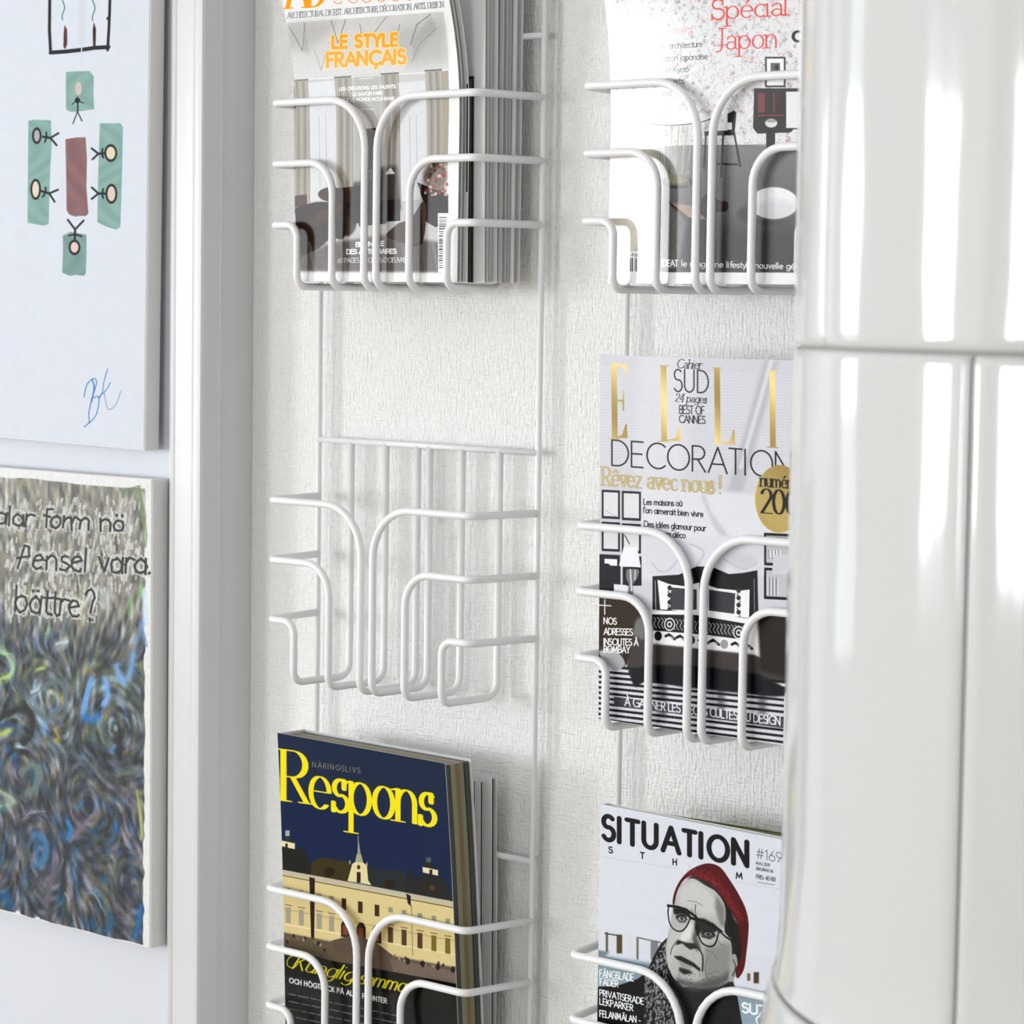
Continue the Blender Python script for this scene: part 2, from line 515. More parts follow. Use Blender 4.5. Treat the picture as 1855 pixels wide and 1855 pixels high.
class Art:
    """a print drawn on a sheet; positions are measured on the photograph and carried over to the sheet's own millimetres by fit()"""

    def __init__(self, surf, w, h, bg, S=3.6):
        self.surf, self.w, self.h, self.S = surf, w, h, S       # metres
        self.nx, self.ny = int(w * 1000 * S), int(h * 1000 * S)
        self.img = np.empty((self.ny, self.nx, 3), np.float32)
        self.img[:] = bg
        c = self.fit([(0, 0)], raw=True)
        g = [self._proj(np.array([[.5], [.5]]))[:, 0], self._proj(np.array([[.6], [.5]]))[:, 0], self._proj(np.array([[.5], [.6]]))[:, 0]]
        self.sx = self.nx * .1 / max(1e-6, np.hypot(*(g[1] - g[0])))
        self.sy = self.ny * .1 / max(1e-6, np.hypot(*(g[2] - g[0])))
        self.rng = np.random.default_rng(5)

    def _proj(self, uv):
        P = self.surf(uv[0], uv[1]) - np.array(CO)[:, None]
        F, R, U = np.array(CF), np.array(CR), np.array(CU)
        z = F @ P
        return np.array([HALF + FPX * (R @ P) / z, HALF - FPX * (U @ P) / z])

    def fit(self, pts, raw=False):
        p = np.array(pts, float).T
        uv = np.full((2, p.shape[1]), .5)
        for _ in range(8):
            a = self._proj(uv)
            e = 1e-4
            du = (self._proj(uv + np.array([[e], [0]])) - a) / e
            dv = (self._proj(uv + np.array([[0], [e]])) - a) / e
            r = p - a
            det = du[0] * dv[1] - du[1] * dv[0]
            s = (r[0] * dv[1] - r[1] * dv[0]) / det
            t = (du[0] * r[1] - du[1] * r[0]) / det
            uv = np.clip(uv + np.array([s, t]), -1.5, 2.5)
        return np.array([uv[0] * self.nx, uv[1] * self.ny]).T

    def _blend(self, x0, y0, m, col, a):
        h, w = m.shape
        reg = self.img[y0:y0 + h, x0:x0 + w]
        m = (m * a)[:, :, None]
        if callable(col):
            yy, xx = np.mgrid[y0:y0 + h, x0:x0 + w]
            c = col(xx / self.nx, yy / self.ny)
        else:
            c = np.array(col, np.float32)
        reg[:] = reg * (1 - m) + c * m

    def _soft(self, m, b):
        b = int(b)
        for _ in range(2):
            for ax in (0, 1):
                k = np.cumsum(np.pad(m, [(b + 1, b) if ax == i else (0, 0) for i in (0, 1)], mode='edge'), axis=ax)
                n = m.shape[ax]
                m = (np.take(k, range(2 * b + 1, 2 * b + 1 + n), axis=ax) - np.take(k, range(0, n), axis=ax)) / (2 * b + 1)
        return m

    def poly(self, pts, col, a=1.0, blur=0, smooth=False, tex=False):
        if smooth:
            pts = catmull(list(pts) + [pts[0]])
        q = np.array(pts, float) if tex else self.fit(pts)
        b = int(blur * self.sy) if blur else 0
        pad = 2 + 2 * b
        x0, x1 = max(0, int(q[:, 0].min()) - pad), min(self.nx, int(q[:, 0].max()) + pad + 1)
        y0, y1 = max(0, int(q[:, 1].min()) - pad), min(self.ny, int(q[:, 1].max()) + pad + 1)
        if x1 - x0 < 1 or y1 - y0 < 1:
            return
        m = np.zeros((y1 - y0, x1 - x0), np.float32)
        xs = np.arange(x0, x1) + .5
        for sub in (.17, .5, .83):
            ys = np.arange(y0, y1) + sub
            ins = np.zeros((y1 - y0, x1 - x0), np.float32)
            xc = []
            for i in range(len(q)):
                (ax, ay), (bx, by) = q[i], q[(i + 1) % len(q)]
                if ay == by:
                    continue
                lo, hi = min(ay, by), max(ay, by)
                r = np.nonzero((ys >= lo) & (ys < hi))[0]
                if len(r) == 0:
                    continue
                cx = ax + (ys[r] - ay) * (bx - ax) / (by - ay)
                # coverage of everything right of the crossing, alternating sign by xor on fractional coverage
                cov = np.clip(xs[None, :] - cx[:, None] + .5, 0, 1)
                ins[r] = ins[r] + cov - 2 * ins[r] * cov
            m += ins / 3
        if b:
            m = self._soft(m, b)
        self._blend(x0, y0, m, col, a)

    def ell(self, cx, cy, rx, ry, col, a=1.0, blur=0, rot=0):
        r = math.radians(rot)
        self.poly([(cx + rx * math.cos(t) * math.cos(r) - ry * math.sin(t) * math.sin(r), cy + rx * math.cos(t) * math.sin(r) + ry * math.sin(t) * math.cos(r))
                   for t in np.linspace(0, 2 * math.pi, 28)[:-1]], col, a, blur)

    def rect(self, x0, y0, x1, y1, col, a=1.0, blur=0, sl=0.0):
        self.poly([(x0, y0), (x1, y0 + sl * (x1 - x0)), (x1, y1 + sl * (x1 - x0)), (x0, y1)], col, a, blur)

    def line(self, pts, w, col, a=1.0, smooth=False, thin=None, tex=False):
        """w: width in photo pixels of upright strokes; thin: of level strokes"""
        if smooth:
            pts = catmull(pts)
        q = np.array(pts, float) if tex else self.fit(pts)
        rx, ry = max(.35, w * self.sx / 2), max(.35, (w if thin is None else thin) * self.sy / 2)
        if tex:
            rx, ry = w / 2, (w if thin is None else thin) / 2
        x0, x1 = max(0, int(q[:, 0].min() - rx - 2)), min(self.nx, int(q[:, 0].max() + rx + 3))
        y0, y1 = max(0, int(q[:, 1].min() - ry - 2)), min(self.ny, int(q[:, 1].max() + ry + 3))
        if x1 - x0 < 1 or y1 - y0 < 1:
            return
        d = np.full((y1 - y0, x1 - x0), 9.0, np.float32)
        g = np.ones_like(d)
        for (ax, ay), (bx, by) in zip(q[:-1], q[1:]):
            u0, u1 = max(x0, int(min(ax, bx) - rx - 2)), min(x1, int(max(ax, bx) + rx + 3))
            v0, v1 = max(y0, int(min(ay, by) - ry - 2)), min(y1, int(max(ay, by) + ry + 3))
            if u1 <= u0 or v1 <= v0:
                continue
            X = (np.arange(u0, u1) + .5)[None, :] / rx
            Y = (np.arange(v0, v1) + .5)[:, None] / ry
            Ax, Ay, Bx, By = ax / rx, ay / ry, bx / rx, by / ry
            dx, dy = Bx - Ax, By - Ay
            L = dx * dx + dy * dy + 1e-9
            t = np.clip(((X - Ax) * dx + (Y - Ay) * dy) / L, 0, 1)
            ox, oy = X - Ax - t * dx, Y - Ay - t * dy
            dd = np.hypot(ox, oy) + 1e-6
            gg = np.hypot(ox / rx, oy / ry) / dd
            s = d[v0 - y0:v1 - y0, u0 - x0:u1 - x0]
            e = g[v0 - y0:v1 - y0, u0 - x0:u1 - x0]
            k = dd < s
            s[k], e[k] = dd[k], gg[k]
        m = np.clip(.5 + (1 - d) / g, 0, 1)
        self._blend(x0, y0, m, col, a)

    def text(self, s, p0, p1, cap, w, col, a=1.0, serif=False, thin=None, slant=0.0, gap=0.0, lean=0.0, wob=0.0):
        adv, gs = 0.0, []
        for ch in s:
            ad, st = glyph(ch, serif)
            gs.append((adv, st, ch))
            adv += ad + gap
        last = glyph(s[-1])[0]
        tot = adv - gap - .12 * min(1, last)
        ux, uy = (p1[0] - p0[0]) / tot, (p1[1] - p0[1]) / tot
        for off, st, ch_ in gs:
            tn = thin if not (serif and ch_ in 'Ss') else min(w, thin * 2.2)
            for q in st:
                pts = [(p0[0] + (x + off + slant * y) * ux + lean * y * cap, p0[1] + (x + off) * uy - y * cap) for x, y in q]
                if wob:
                    pts = [(x + self.rng.normal() * wob, y + self.rng.normal() * wob) for x, y in pts[::3] + [pts[-1]]] if len(pts) > 6 else [(x + self.rng.normal() * wob, y + self.rng.normal() * wob) for x, y in pts]
                self.line(pts, w, col, a, thin=tn)

    def grain(self, amt, cells=(40, 40), mask=None):
        n = self.noise(cells)
        self.img += (n[:, :, None] - .5) * amt

    def noise(self, cells):
        ny, nx = cells
        g = self.rng.random((ny + 1, nx + 1)).astype(np.float32)
        y = np.linspace(0, ny, self.ny, endpoint=False); x = np.linspace(0, nx, self.nx, endpoint=False)
        yi, xi = y.astype(int), x.astype(int)
        fy, fx = (y - yi)[:, None], (x - xi)[None, :]
        fy, fx = fy * fy * (3 - 2 * fy), fx * fx * (3 - 2 * fx)
        a, b, c, d = g[yi][:, xi], g[yi][:, xi + 1], g[yi + 1][:, xi], g[yi + 1][:, xi + 1]
        return a * (1 - fx) * (1 - fy) + b * fx * (1 - fy) + c * (1 - fx) * fy + d * fx * fy


# ------------------------------------------------------------------ the room
def wall_with_windows(name, side, m):
    bm = bmesh.new()
    t = 0.22
    a0, a1 = (RY0 - t, RY1) if side == 'left' else (RX0, RX1)
    ops = sorted([(c - w / 2, c + w / 2, z0, z1) for s, c, w, z0, z1 in WINDOWS if s == side])
    cuts = [a0]
    def put(u0, u1, z0, z1):
        if side == 'left':
            add_box(bm, RX0 - t, RX0, u0, u1, z0, z1)
        else:
            add_box(bm, u0, u1, RY0 - t, RY0, z0, z1)
    prev = a0
    for u0, u1, z0, z1 in ops:
        put(prev, u0, 0, RH)
        put(u0, u1, 0, z0)
        put(u0, u1, z1, RH)
        prev = u1
    put(prev, a1, 0, RH)
    return structure(bm_link(name, bm, m))


wall_with_windows('wall_left', 'left', M['plaster'])
wall_with_windows('wall_front', 'front', M['plaster'])
structure(box('wall_right', RX1, RX1 + 0.2, RY0, RY1, 0, RH, M['wall_warm']))
structure(box('floor', RX0 - .3, RX1 + .3, RY0 - .3, RY1 + .3, -0.1, 0, M['floor']))
structure(box('ceiling', RX0 - .3, RX1 + .3, RY0 - .3, RY1 + .3, RH, RH + 0.1, M['plaster']))
structure(box('wall_back', -0.096, RX1 + .2, 0, 0.2, 0, RH, M['wallpaper']))
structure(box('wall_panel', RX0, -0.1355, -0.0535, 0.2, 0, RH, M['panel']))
for i, (side, c, w, z0, z1) in enumerate(WINDOWS):
    bm = bmesh.new()
    f, dpt = 0.035, 0.06
    segs = [(c - w / 2, c - w / 2 + f, z0, z1), (c + w / 2 - f, c + w / 2, z0, z1), (c - w / 2 + f, c + w / 2 - f, z0, z0 + f), (c - w / 2 + f, c + w / 2 - f, z1 - f, z1)]
    if w > .7:
        segs.append((c - .03, c + .03, z0 + f, z1 - f))
    for u0, u1, a, b in segs:
        if side == 'left':
            add_box(bm, RX0 - .09, RX0 - .09 + dpt, u0, u1, a, b, .003, 1)
        else:
            add_box(bm, u0, u1, RY0 - .09, RY0 - .09 + dpt, a, b, .003, 1)
    structure(bm_link('window_%d' % (i + 1), bm, M['gloss_paint']))

# casing at the end of the panel: front board, rounded edges, side board with a raised paint seam
prof = [(-.1365, -.050), (-.1365, -.0590), (-.1350, -.0610), (-.1325, -.0618), (-.1300, -.0610), (-.1285, -.0600), (-.1080, -.0600), (-.1045, -.0606),
        (-.1000, -.0606), (-.0968, -.0600), (-.0955, -.0580), (-.0952, -.0550), (-.0952, -.0400), (-.0944, -.0394), (-.0944, -.0384), (-.0962, -.0376), (-.0962, .002), (-.1365, .002)]
vs, fs = [], []
for z in (0.0, RH):
    vs += [(x, y, z) for x, y in prof]
n = len(prof)
for k in range(n):
    fs.append((k, (k + 1) % n, n + (k + 1) % n, n + k))
structure(link_mesh('trim_1', vs, fs + [tuple(range(n))[::-1], tuple(range(n, 2 * n))], M['gloss_paint']))
structure(box('baseboard_back', -0.094, RX1, -0.018, -0.0005, 0, 0.14, M['gloss_paint'], bev=.004))


# ------------------------------------------------------------------ wire magazine racks
RW, RY, FY = 0.2471, -0.0125, -0.078
PITCH = 0.325


def make_rack(x0, label):
    root = empty('magazine_rack', (x0, 0, Z0), label, 'magazine rack', 'wire magazine racks on the wall')
    m = M['wire']
    top, bot = PITCH + .06, -PITCH - .26
    for x in (0, RW):
        tube('rail', [(x, RY, bot), (x, RY, top)], .0026, m, root, 10)
        for z in (top - .01, bot + .01):
            tube('wall_spacer', [(x, RY, z), (x, .001, z)], .004, m, root, 8)
    for k in (1, 0, -1):
        zb = k * PITCH
        tube('crossbar', [(0, RY - .001, zb), (RW, RY - .001, zb)], .0025, m, root, 8)
        for xv, a, r in ((.0400, .1469, .011), (.0805, .0972, .026), (.1168, .0478, .040)):
            for s in (0, 1):
                fx = (lambda x: x) if s == 0 else (lambda x: RW - x)
                pts = [(fx(0.0), RY, zb - a), (fx(.0105), FY, zb - a), (fx(xv), FY, zb - a), (fx(xv), FY, zb - .197), (fx(xv), RY - .001, zb - .197), (fx(xv), RY - .001, zb)]
                tube('basket_wire', fillet(pts, [.007, r, .010, .012], 8), .0031, m, root, 10)
    return root


def copy_tree(o, parent=None):
    c = o.copy()
    COL.objects.link(c)
    c.parent = parent
    for ch in [q for q in bpy.data.objects if q.parent == o]:
        copy_tree(ch, c)
    return c


rack = make_rack(0.0, 'white wire magazine rack nearer the moulded casing, its middle basket empty')
rack2 = copy_tree(rack)
rack2.location.x = 0.3342
rack2['label'] = 'white wire magazine rack half hidden by the tiled stove, all baskets filled'


# ------------------------------------------------------------------ sheets and magazines
def sheet(X0, z0, Yb, w, h, leanL, leanR=None, curl=0.0, cs=0.5, bow=0.0, rot=0.0):
    leanR = leanL if leanR is None else leanR

    def f(u, v):
        u, v = np.asarray(u, float), np.asarray(v, float)
        y = Yb - ((1 - u) * leanL + u * leanR) * v - curl * np.maximum(0, v - cs) ** 2 + bow * np.maximum(0, 1 - 2 * u) ** 2
        return np.array([X0 + u * w - rot * v * h, y, Z0 + z0 + v * h + rot * u * w])
    return f


def slab(name, surf, y0, y1, m, parent, u0=0.0, u1=1.0, v0=0.0, v1=1.0, nu=10, nv=18, jag=0.0, side_mat=None):
    """solid sheet following surf, its front y0 and back y1 behind the surface"""
    vs, uv, fs = [], [], []
    for y in (y0, y1):
        for j in range(nv + 1):
            for i in range(nu + 1):
                u, v = u0 + (u1 - u0) * i / nu, v0 + (v1 - v0) * j / nv
                p = surf(u, v)
                vs.append((float(p[0]), float(p[1]) + y, float(p[2])))
                uv.append((u, v))
    n1 = (nu + 1) * (nv + 1)
    idx = lambda i, j, b: b * n1 + j * (nu + 1) + i
    for j in range(nv):
        for i in range(nu):
            fs.append((idx(i, j, 0), idx(i + 1, j, 0), idx(i + 1, j + 1, 0), idx(i, j + 1, 0)))
            fs.append((idx(i, j, 1), idx(i, j + 1, 1), idx(i + 1, j + 1, 1), idx(i + 1, j, 1)))
    nface = len(fs)
    n2 = 2 * n1
    vs += vs[:]
    uv += uv[:]
    idx = lambda i, j, b: n2 + b * n1 + j * (nu + 1) + i
    for i in range(nu):
        fs.append((idx(i, 0, 0), idx(i, 0, 1), idx(i + 1, 0, 1), idx(i + 1, 0, 0)))
        fs.append((idx(i, nv, 0), idx(i + 1, nv, 0), idx(i + 1, nv, 1), idx(i, nv, 1)))
    for j in range(nv):
        fs.append((idx(0, j, 0), idx(0, j + 1, 0), idx(0, j + 1, 1), idx(0, j, 1)))
        fs.append((idx(nu, j, 0), idx(nu, j, 1), idx(nu, j + 1, 1), idx(nu, j + 1, 0)))
    o = link_mesh(name, vs, fs, m, None, smooth=False, uvs=uv)
    if side_mat:
        o.data.materials.append(side_mat)
        for k, p in enumerate(o.data.polygons):
            if k >= nface or (k % 2 == 1):
                p.material_index = 1
            p.use_smooth = k < nface
    else:
        for k, p in enumerate(o.data.polygons):
            p.use_smooth = k < nface
    if parent:
        adopt(parent, o)
    return o


def magazine(label, surf, T, cover_m, page_ms, back_m=None, group=None, inset=.006, top_inset=.002, w=.2, h=.28, sheaves=4):
    p = surf(0.5, 0.0)
    root = empty('magazine', (float(p[0]), float(p[1]), float(p[2])), label, 'magazine', group)
    c = .0005
    slab('front_cover', surf, 0, c, cover_m, root, side_mat=M['cover_white'])
    slab('back_cover', surf, T - c, T, back_m or M['cover_white'], root)
    slab('spine', surf, c, T - c, back_m or M['cover_white'], root, u0=0, u1=.004 / w * .5, nu=1)
    t = (T - 2 * c) / sheaves
    rr = random.Random(int(T * 1e6) + len(label))
    for k in range(sheaves):
        jag = rr.uniform(-.6, .6) * inset / w * .5
        slab('page_sheaf', surf, c + k * t + t * .06, c + (k + 1) * t - t * .06, page_ms[k % len(page_ms)], root,
             u0=.003 / w, u1=1 - inset / w * .6 + jag, v0=.002, v1=1 - top_inset / h, nu=8)
    return root


# ================================================================== prints
YEL, GOLD, ORA = (.93, .86, .05), (.72, .62, .30), (1.0, .62, .0)


def art_ad(surf, w, h):
    A = Art(surf, w, h, (.93, .93, .93))
    # masthead (mostly above the frame)
    A.text('AD', (521, 15), (592, 11), 92, 9, ORA, serif=True, thin=2.5)
    for x_ in (612, 640, 664, 690, 716, 742):          # only the feet of these thin letters reach into the picture
        A.line([(x_ - 8, 2 - (x_ - 612) * .05), (x_, 7 - (x_ - 612) * .05), (x_ + 8, 3 - (x_ - 612) * .05)], 1.6, (.95, .55, .35), smooth=True)
    A.text('ARCHITECTURAL DIGEST. ARCHITECTURE, DÉCORATION, ARTS, DESIGN', (521, 33.5), (804, 13), 10.5, 1.5, (.52, .54, .57), serif=True, thin=.8)
    # photograph: bright room with plaster ceiling
    P = [(521, 42), (803, 21), (809, 62), (813, 125), (812, 200), (811, 300), (809, 400), (806, 493), (540, 491), (535, 400), (531, 250), (526, 120)]
    A.poly(P, (.74, .735, .73))
    A.poly([(521, 42), (803, 21), (809, 62), (812, 125), (760, 133), (690, 136), (600, 142), (527, 146)], (.80, .795, .79))
    A.poly([(521, 42), (620, 35), (560, 90), (524, 90)], (.72, .715, .71), blur=8)
    A.poly([(700, 60), (803, 30), (810, 110), (740, 125)], (.70, .70, .69), blur=10)
    for q, s in (([(524, 48), (548, 92), (552, 42)], .42), ([(600, 38), (612, 78), (626, 36)], .40), ([(676, 62), (700, 30)], .5), ([(744, 80), (755, 45), (780, 26)], .38),
                 ([(746, 112), (760, 80), (790, 52)], .5), ([(570, 90), (582, 128), (590, 95)], .60), ([(655, 62), (652, 44)], .5), ([(724, 44), (718, 70)], .5)):
        A.line(q, 1.6, (s, s * .97, s * .93), .75)
    A.poly([(548, 92), (554, 46), (560, 100)], (.62, .61, .6), .5, blur=3)
    A.poly([(745, 78), (780, 30), (792, 50), (752, 110)], (.60, .59, .58), .5, blur=3)
    A.line([(527, 146), (600, 141), (700, 136), (770, 132), (812, 126)], 2.0, (.88, .88, .87))
    # curtains, windows
    for x0, x1, c in ((529, 558, (.60, .575, .53)), (606, 636, (.58, .555, .51)), (690, 722, (.57, .54, .50)), (770, 800, (.58, .56, .52))):
        yt = 146 - (x0 - 529) * .075
        A.poly([(x0, yt), (x1, yt - 2), (x1 + 4, 380), (x0 + 5, 380)], c)
        for k in range(5):
            x = x0 + (x1 - x0) * (k + .5) / 5
            A.line([(x, yt + 3), (x + 3, 375)], 2.2, (.40, .38, .35) if k % 2 else (.78, .76, .73), .5)
        A.line([(x0, yt), (x1, yt - 2)], 2, (.2, .19, .18), .8)
    for x0, x1 in ((558, 606), (722, 770)):
        A.poly([(x0, 150), (x1, 146), (x1 + 3, 360), (x0 + 4, 365)], (.82, .825, .84))
        A.line([(x0 + 20, 210), (x0 + 22, 340)], 1.2, (.66, .67, .69)); A.line([(x0 + 32, 208), (x0 + 34, 340)], 1.2, (.66, .67, .69))
    A.poly([(640, 140), (690, 138), (690, 330), (640, 330)], (.64, .63, .62), .8, blur=4)
    A.poly([(798, 130), (812, 128), (811, 300), (800, 300)], (.62, .58, .50))
    # dark picture at the middle, furniture
    A.poly([(664, 233), (690, 231), (690, 306), (660, 308)], (.17, .09, .08))
    A.poly([(672, 235), (684, 234), (680, 250)], (.45, .3, .28))
    A.poly([(655, 308), (720, 300), (726, 380), (655, 390)], (.19, .165, .15), .9, blur=4)
    A.poly([(698, 316), (707, 303), (716, 315)], (.85, .83, .8))
    A.poly([(532, 355), (556, 352), (556, 375), (533, 376)], (.30, .20, .16))
    A.ell(600, 352, 24, 13, (.25, .16, .11)); A.poly([(600, 342), (660, 336), (676, 345), (676, 385), (612, 388)], (.19, .11, .075))
    A.poly([(618, 370), (725, 360), (725, 400), (640, 405)], (.09, .055, .04))
    A.poly([(534, 378), (575, 366), (622, 372), (628, 400), (622, 432), (600, 432), (575, 452), (541, 466), (537, 420)], (.15, .085, .055), smooth=True)
    A.poly([(600, 370), (628, 372), (626, 402), (604, 396)], (.36, .25, .18), .8, blur=3)
    A.poly([(541, 466), (600, 440), (700, 425), (806, 440), (806, 493), (541, 491)], (.38, .345, .335), blur=3)
    for k in range(9):
        x = 560 + k * 28
        A.line([(x, 440), (x + 10, 491)], 6, (.30, .28, .27) if k % 2 else (.6, .57, .56), .35)
    A.poly([(755, 330), (812, 352), (812, 395), (790, 412), (772, 402), (768, 360)], (.12, .07, .06))
    A.poly([(760, 345), (810, 375), (808, 392), (772, 380)], (.10, .06, .05))
    A.ell(788, 318, 22, 26, (.45, .38, .33), .9, blur=3)
    for k in range(40):
        x, y = 770 + A.rng.random() * 40, 298 + A.rng.random() * 55
        A.ell(x, y, 2 + 2 * A.rng.random(), 3, [(.65, .12, .15), (.82, .78, .72), (.25, .2, .17)][k % 3], .8)
    A.poly([(722, 404), (745, 395), (765, 366), (772, 380), (768, 430), (755, 446), (715, 435), (700, 425)], (.29, .235, .20), smooth=True)
    A.line([(762, 378), (764, 440), (750, 445)], 2.5, (.12, .08, .07))
    A.ell(628, 400, 18, 28, (.15, .09, .06), .9, blur=2)
    A.poly([(650, 380), (700, 385), (700, 405), (650, 410)], (.12, .10, .09))
    A.poly([(560, 408), (575, 384), (600, 376), (618, 384), (600, 396), (575, 412)], (.27, .175, .13), .8, blur=3)
    A.poly([(640, 330), (690, 325), (690, 372), (640, 372)], (.12, .085, .07), .8, blur=3)
    # lettering
    for ofs, c, ww in ((0, (.96, .86, .55), 8.5), (0, ORA, 5.6)):
        A.text('LE STYLE', (603, 87), (721, 82), 21, ww, c, gap=.12)
        A.text('FRANÇAIS', (593, 121), (735, 114), 24, ww, c, gap=.06)
    wht = (.93, .93, .93)
    A.line([(652, 143), (676, 142)], 1, wht); A.line([(654, 197), (678, 198)], 1, wht)
    A.text('LES CRÉATIONS, LES TALENTS,', (615, 164), (718, 159), 5.5, 1.3, wht)
    A.text('LE SAVOIR FAIRE', (639, 174), (694, 171), 5.5, 1.3, wht)
    A.text('QUE LE MONDE NOUS ENVIE', (618, 184), (715, 181), 5.5, 1.3, wht)
    A.text('BIENNALE', (645, 447), (696, 445), 8, 2.2, wht)
    A.text('DES ANTIQUAIRES', (628, 460), (718, 459), 8, 2.2, wht)
    A.text("60 PAGES DE CHEFS-D'OEUVRE", (612, 476), (736, 475), 8.5, 1.1, (.85, .85, .85))
    # barcode
    A.poly([(793, 386), (812, 386), (808, 494), (794, 494)], (.93, .93, .93))
    y = 394
    while y < 488:
        t = A.rng.choice([1.1, 1.6, 2.4])
        A.line([(796, y), (808, y)], t, (.12, .12, .12), thin=t)
        y += t + A.rng.choice([1.5, 2.2, 3.0])
    A.grain(.03, (int(A.ny / 5), int(A.nx / 5)))
    return A


def art_ideat(surf, w, h):
    A = Art(surf, w, h, (.93, .93, .935))
    A.poly([(1098, -60), (1470, -60), (1470, 270), (1098, 270)], (.88, .88, .89))
    # floral wallpaper print
    for k in range(1500):
        x, y = 1110 + A.rng.random() * 350, -50 + A.rng.random() * 318
        c = [(.66, .60, .62), (.72, .58, .60), (.60, .60, .63), (.76, .66, .66)][k % 4]
        t = A.rng.random() * 6.28
        r = 2 + A.rng.random() * 3.5
        A.line([(x + r * math.cos(t + q), y + 1.3 * r * math.sin(t + q)) for q in (0, .7, 1.5, 2.4)], 1.0, c, .75)
        if k % 5 == 0:
            A.ell(x, y, 2.2, 2.8, c, .8)
    # floor
    A.poly([(1100, 270), (1270, 262), (1470, 266), (1470, 515), (1100, 515)], lambda u, v: np.stack([.20 + .44 * np.clip(v * 1.9, 0, 1)] * 3, -1) * np.array([1, 1.0, 1.02]))
    A.poly([(1105, 200), (1170, 215), (1200, 330), (1190, 420), (1130, 495), (1100, 495)], (.84, .82, .77), blur=10)  # window glare on the left of the cover, painted in as soft cream
    A.line([(1262, 264), (1470, 262)], 1.6, (.35, .35, .36))
    # pale table with hanging grasses
    A.poly([(1112, 195), (1240, 200), (1288, 212), (1268, 222), (1215, 226), (1160, 224)], (.93, .93, .94), smooth=True)
    A.line([(1160, 222), (1215, 227), (1265, 222), (1300, 211)], 1.8, (.25, .24, .25), smooth=True)
    for k in range(70):
        x = 1180 + A.rng.random() * 75
        A.line([(x, 228), (1220 + (x - 1220) * .6 + A.rng.normal() * 3, 322)], .9, (.55, .52, .47) if k % 2 else (.8, .79, .75), .55)
    A.ell(1228, 330, 28, 12, (.25, .24, .21)); A.ell(1226, 326, 20, 7, (.55, .52, .45))
    for k in range(30):
        A.line([(1206 + k * 1.5, 336), (1208 + k * 1.4, 316 - A.rng.random() * 8)], 1, (.2, .19, .16) if k % 2 else (.8, .78, .7), .8)
    # chair
    blk = (.05, .05, .055)
    A.poly([(1318, 206), (1330, 200), (1334, 204), (1331, 238), (1318, 242)], blk)
    A.rect(1315, 222, 1326, 235, (.9, .9, .9))
    A.poly([(1276, 238), (1330, 236), (1333, 245), (1276, 246)], blk)
    for q in ([(1279, 240), (1275, 305)], [(1330, 242), (1341, 301)], [(1310, 242), (1306, 320)], [(1283, 296), (1335, 298)]):
        A.line(q, 3.2, blk)
    # framed print and cabinet
    A.rect(1386, 103, 1423, 158, blk); A.rect(1389, 106, 1420, 155, (.93, .93, .93)); A.rect(1396, 114, 1413, 130, (.35, .35, .36)); A.ell(1407, 122, 4, 5, blk)
    A.poly([(1366, 160), (1470, 160), (1470, 236), (1438, 234), (1432, 240), (1372, 242), (1364, 232)], (.07, .06, .065))
    A.rect(1373, 168, 1386, 204, (.45, .16, .18)); A.rect(1388, 168, 1420, 204, (.13, .06, .07))
    A.line([(1402, 168), (1402, 204)], 1.8, (.62, .15, .18)); A.line([(1374, 209), (1420, 209)], 1.8, (.62, .15, .18))
    A.ell(1397, 223, 11, 8, (.85, .85, .86)); A.ell(1397, 219, 10, 3, (.6, .6, .62))
    A.rect(1388, 240, 1404, 275, blk); A.rect(1424, 166, 1470, 232, (.9, .9, .91))
    A.ell(1445, 66, 11, 11, blk); A.ell(1447, 66, 7, 7, (.88, .88, .89))
    # pouf, dark seats
    A.ell(1385, 388, 50, 20, (.20, .20, .21), .8, blur=4)
    A.ell(1402, 368, 44, 29, (.92, .92, .93)); A.ell(1404, 378, 36, 17, (.80, .80, .82), .7, blur=6)
    A.poly([(1255, 375), (1290, 345), (1300, 362), (1318, 366), (1316, 382), (1290, 388), (1288, 415), (1255, 400)], (.14, .07, .06), smooth=True)
    A.poly([(1212, 368), (1250, 392), (1290, 402), (1296, 440), (1300, 490), (1300, 512), (1170, 512), (1190, 470), (1230, 440), (1240, 400)], (.07, .06, .06))
    A.poly([(1146, 490), (1160, 440), (1185, 400), (1210, 372), (1246, 396), (1238, 440), (1225, 492)], (.38, .37, .36), blur=6)
    A.poly([(1214, 368), (1250, 372), (1282, 398), (1246, 396)], (.62, .52, .45), blur=2)
    A.line([(1212, 366), (1246, 394), (1280, 404)], 2, (.05, .04, .04))
    A.rect(1296, 410, 1440, 512, (.20, .20, .21), .75, blur=16)
    # white foot
    A.poly([(1080, 493), (1480, 494), (1480, 530), (1080, 530)], (.92, .92, .925))
    # lettering
    red = (.86, .20, .18)
    A.text('Spécial', (1290, 36), (1430, 27), 36, 3.0, red, serif=True, thin=1.8)
    A.text('Japon', (1297, 90), (1409, 86), 38, 3.0, red, serif=True, thin=1.8)
    g = (.30, .30, .33)
    A.text('du moment', (1171, 66), (1256, 60), 15, 1.4, (.85, .66, .66))
    A.text('art, mode, architecture :', (1155, 92), (1280, 84), 11, 1.3, g)
    A.text('tour de la création japonaise', (1130, 115), (1282, 107), 11, 1.3, g)
    A.text('guides Tokyo et Kyoto', (1138, 136), (1248, 130), 11, 1.3, g)
    A.text('objets', (1200, 153), (1240, 151), 11, 1.3, g)
    A.text('années Perriand', (1130, 177), (1216, 173), 11, 1.3, g)
    A.text('IDEAT', (1199.5, 482), (1228, 482.5), 11, 2.4, (.96, .96, .96))
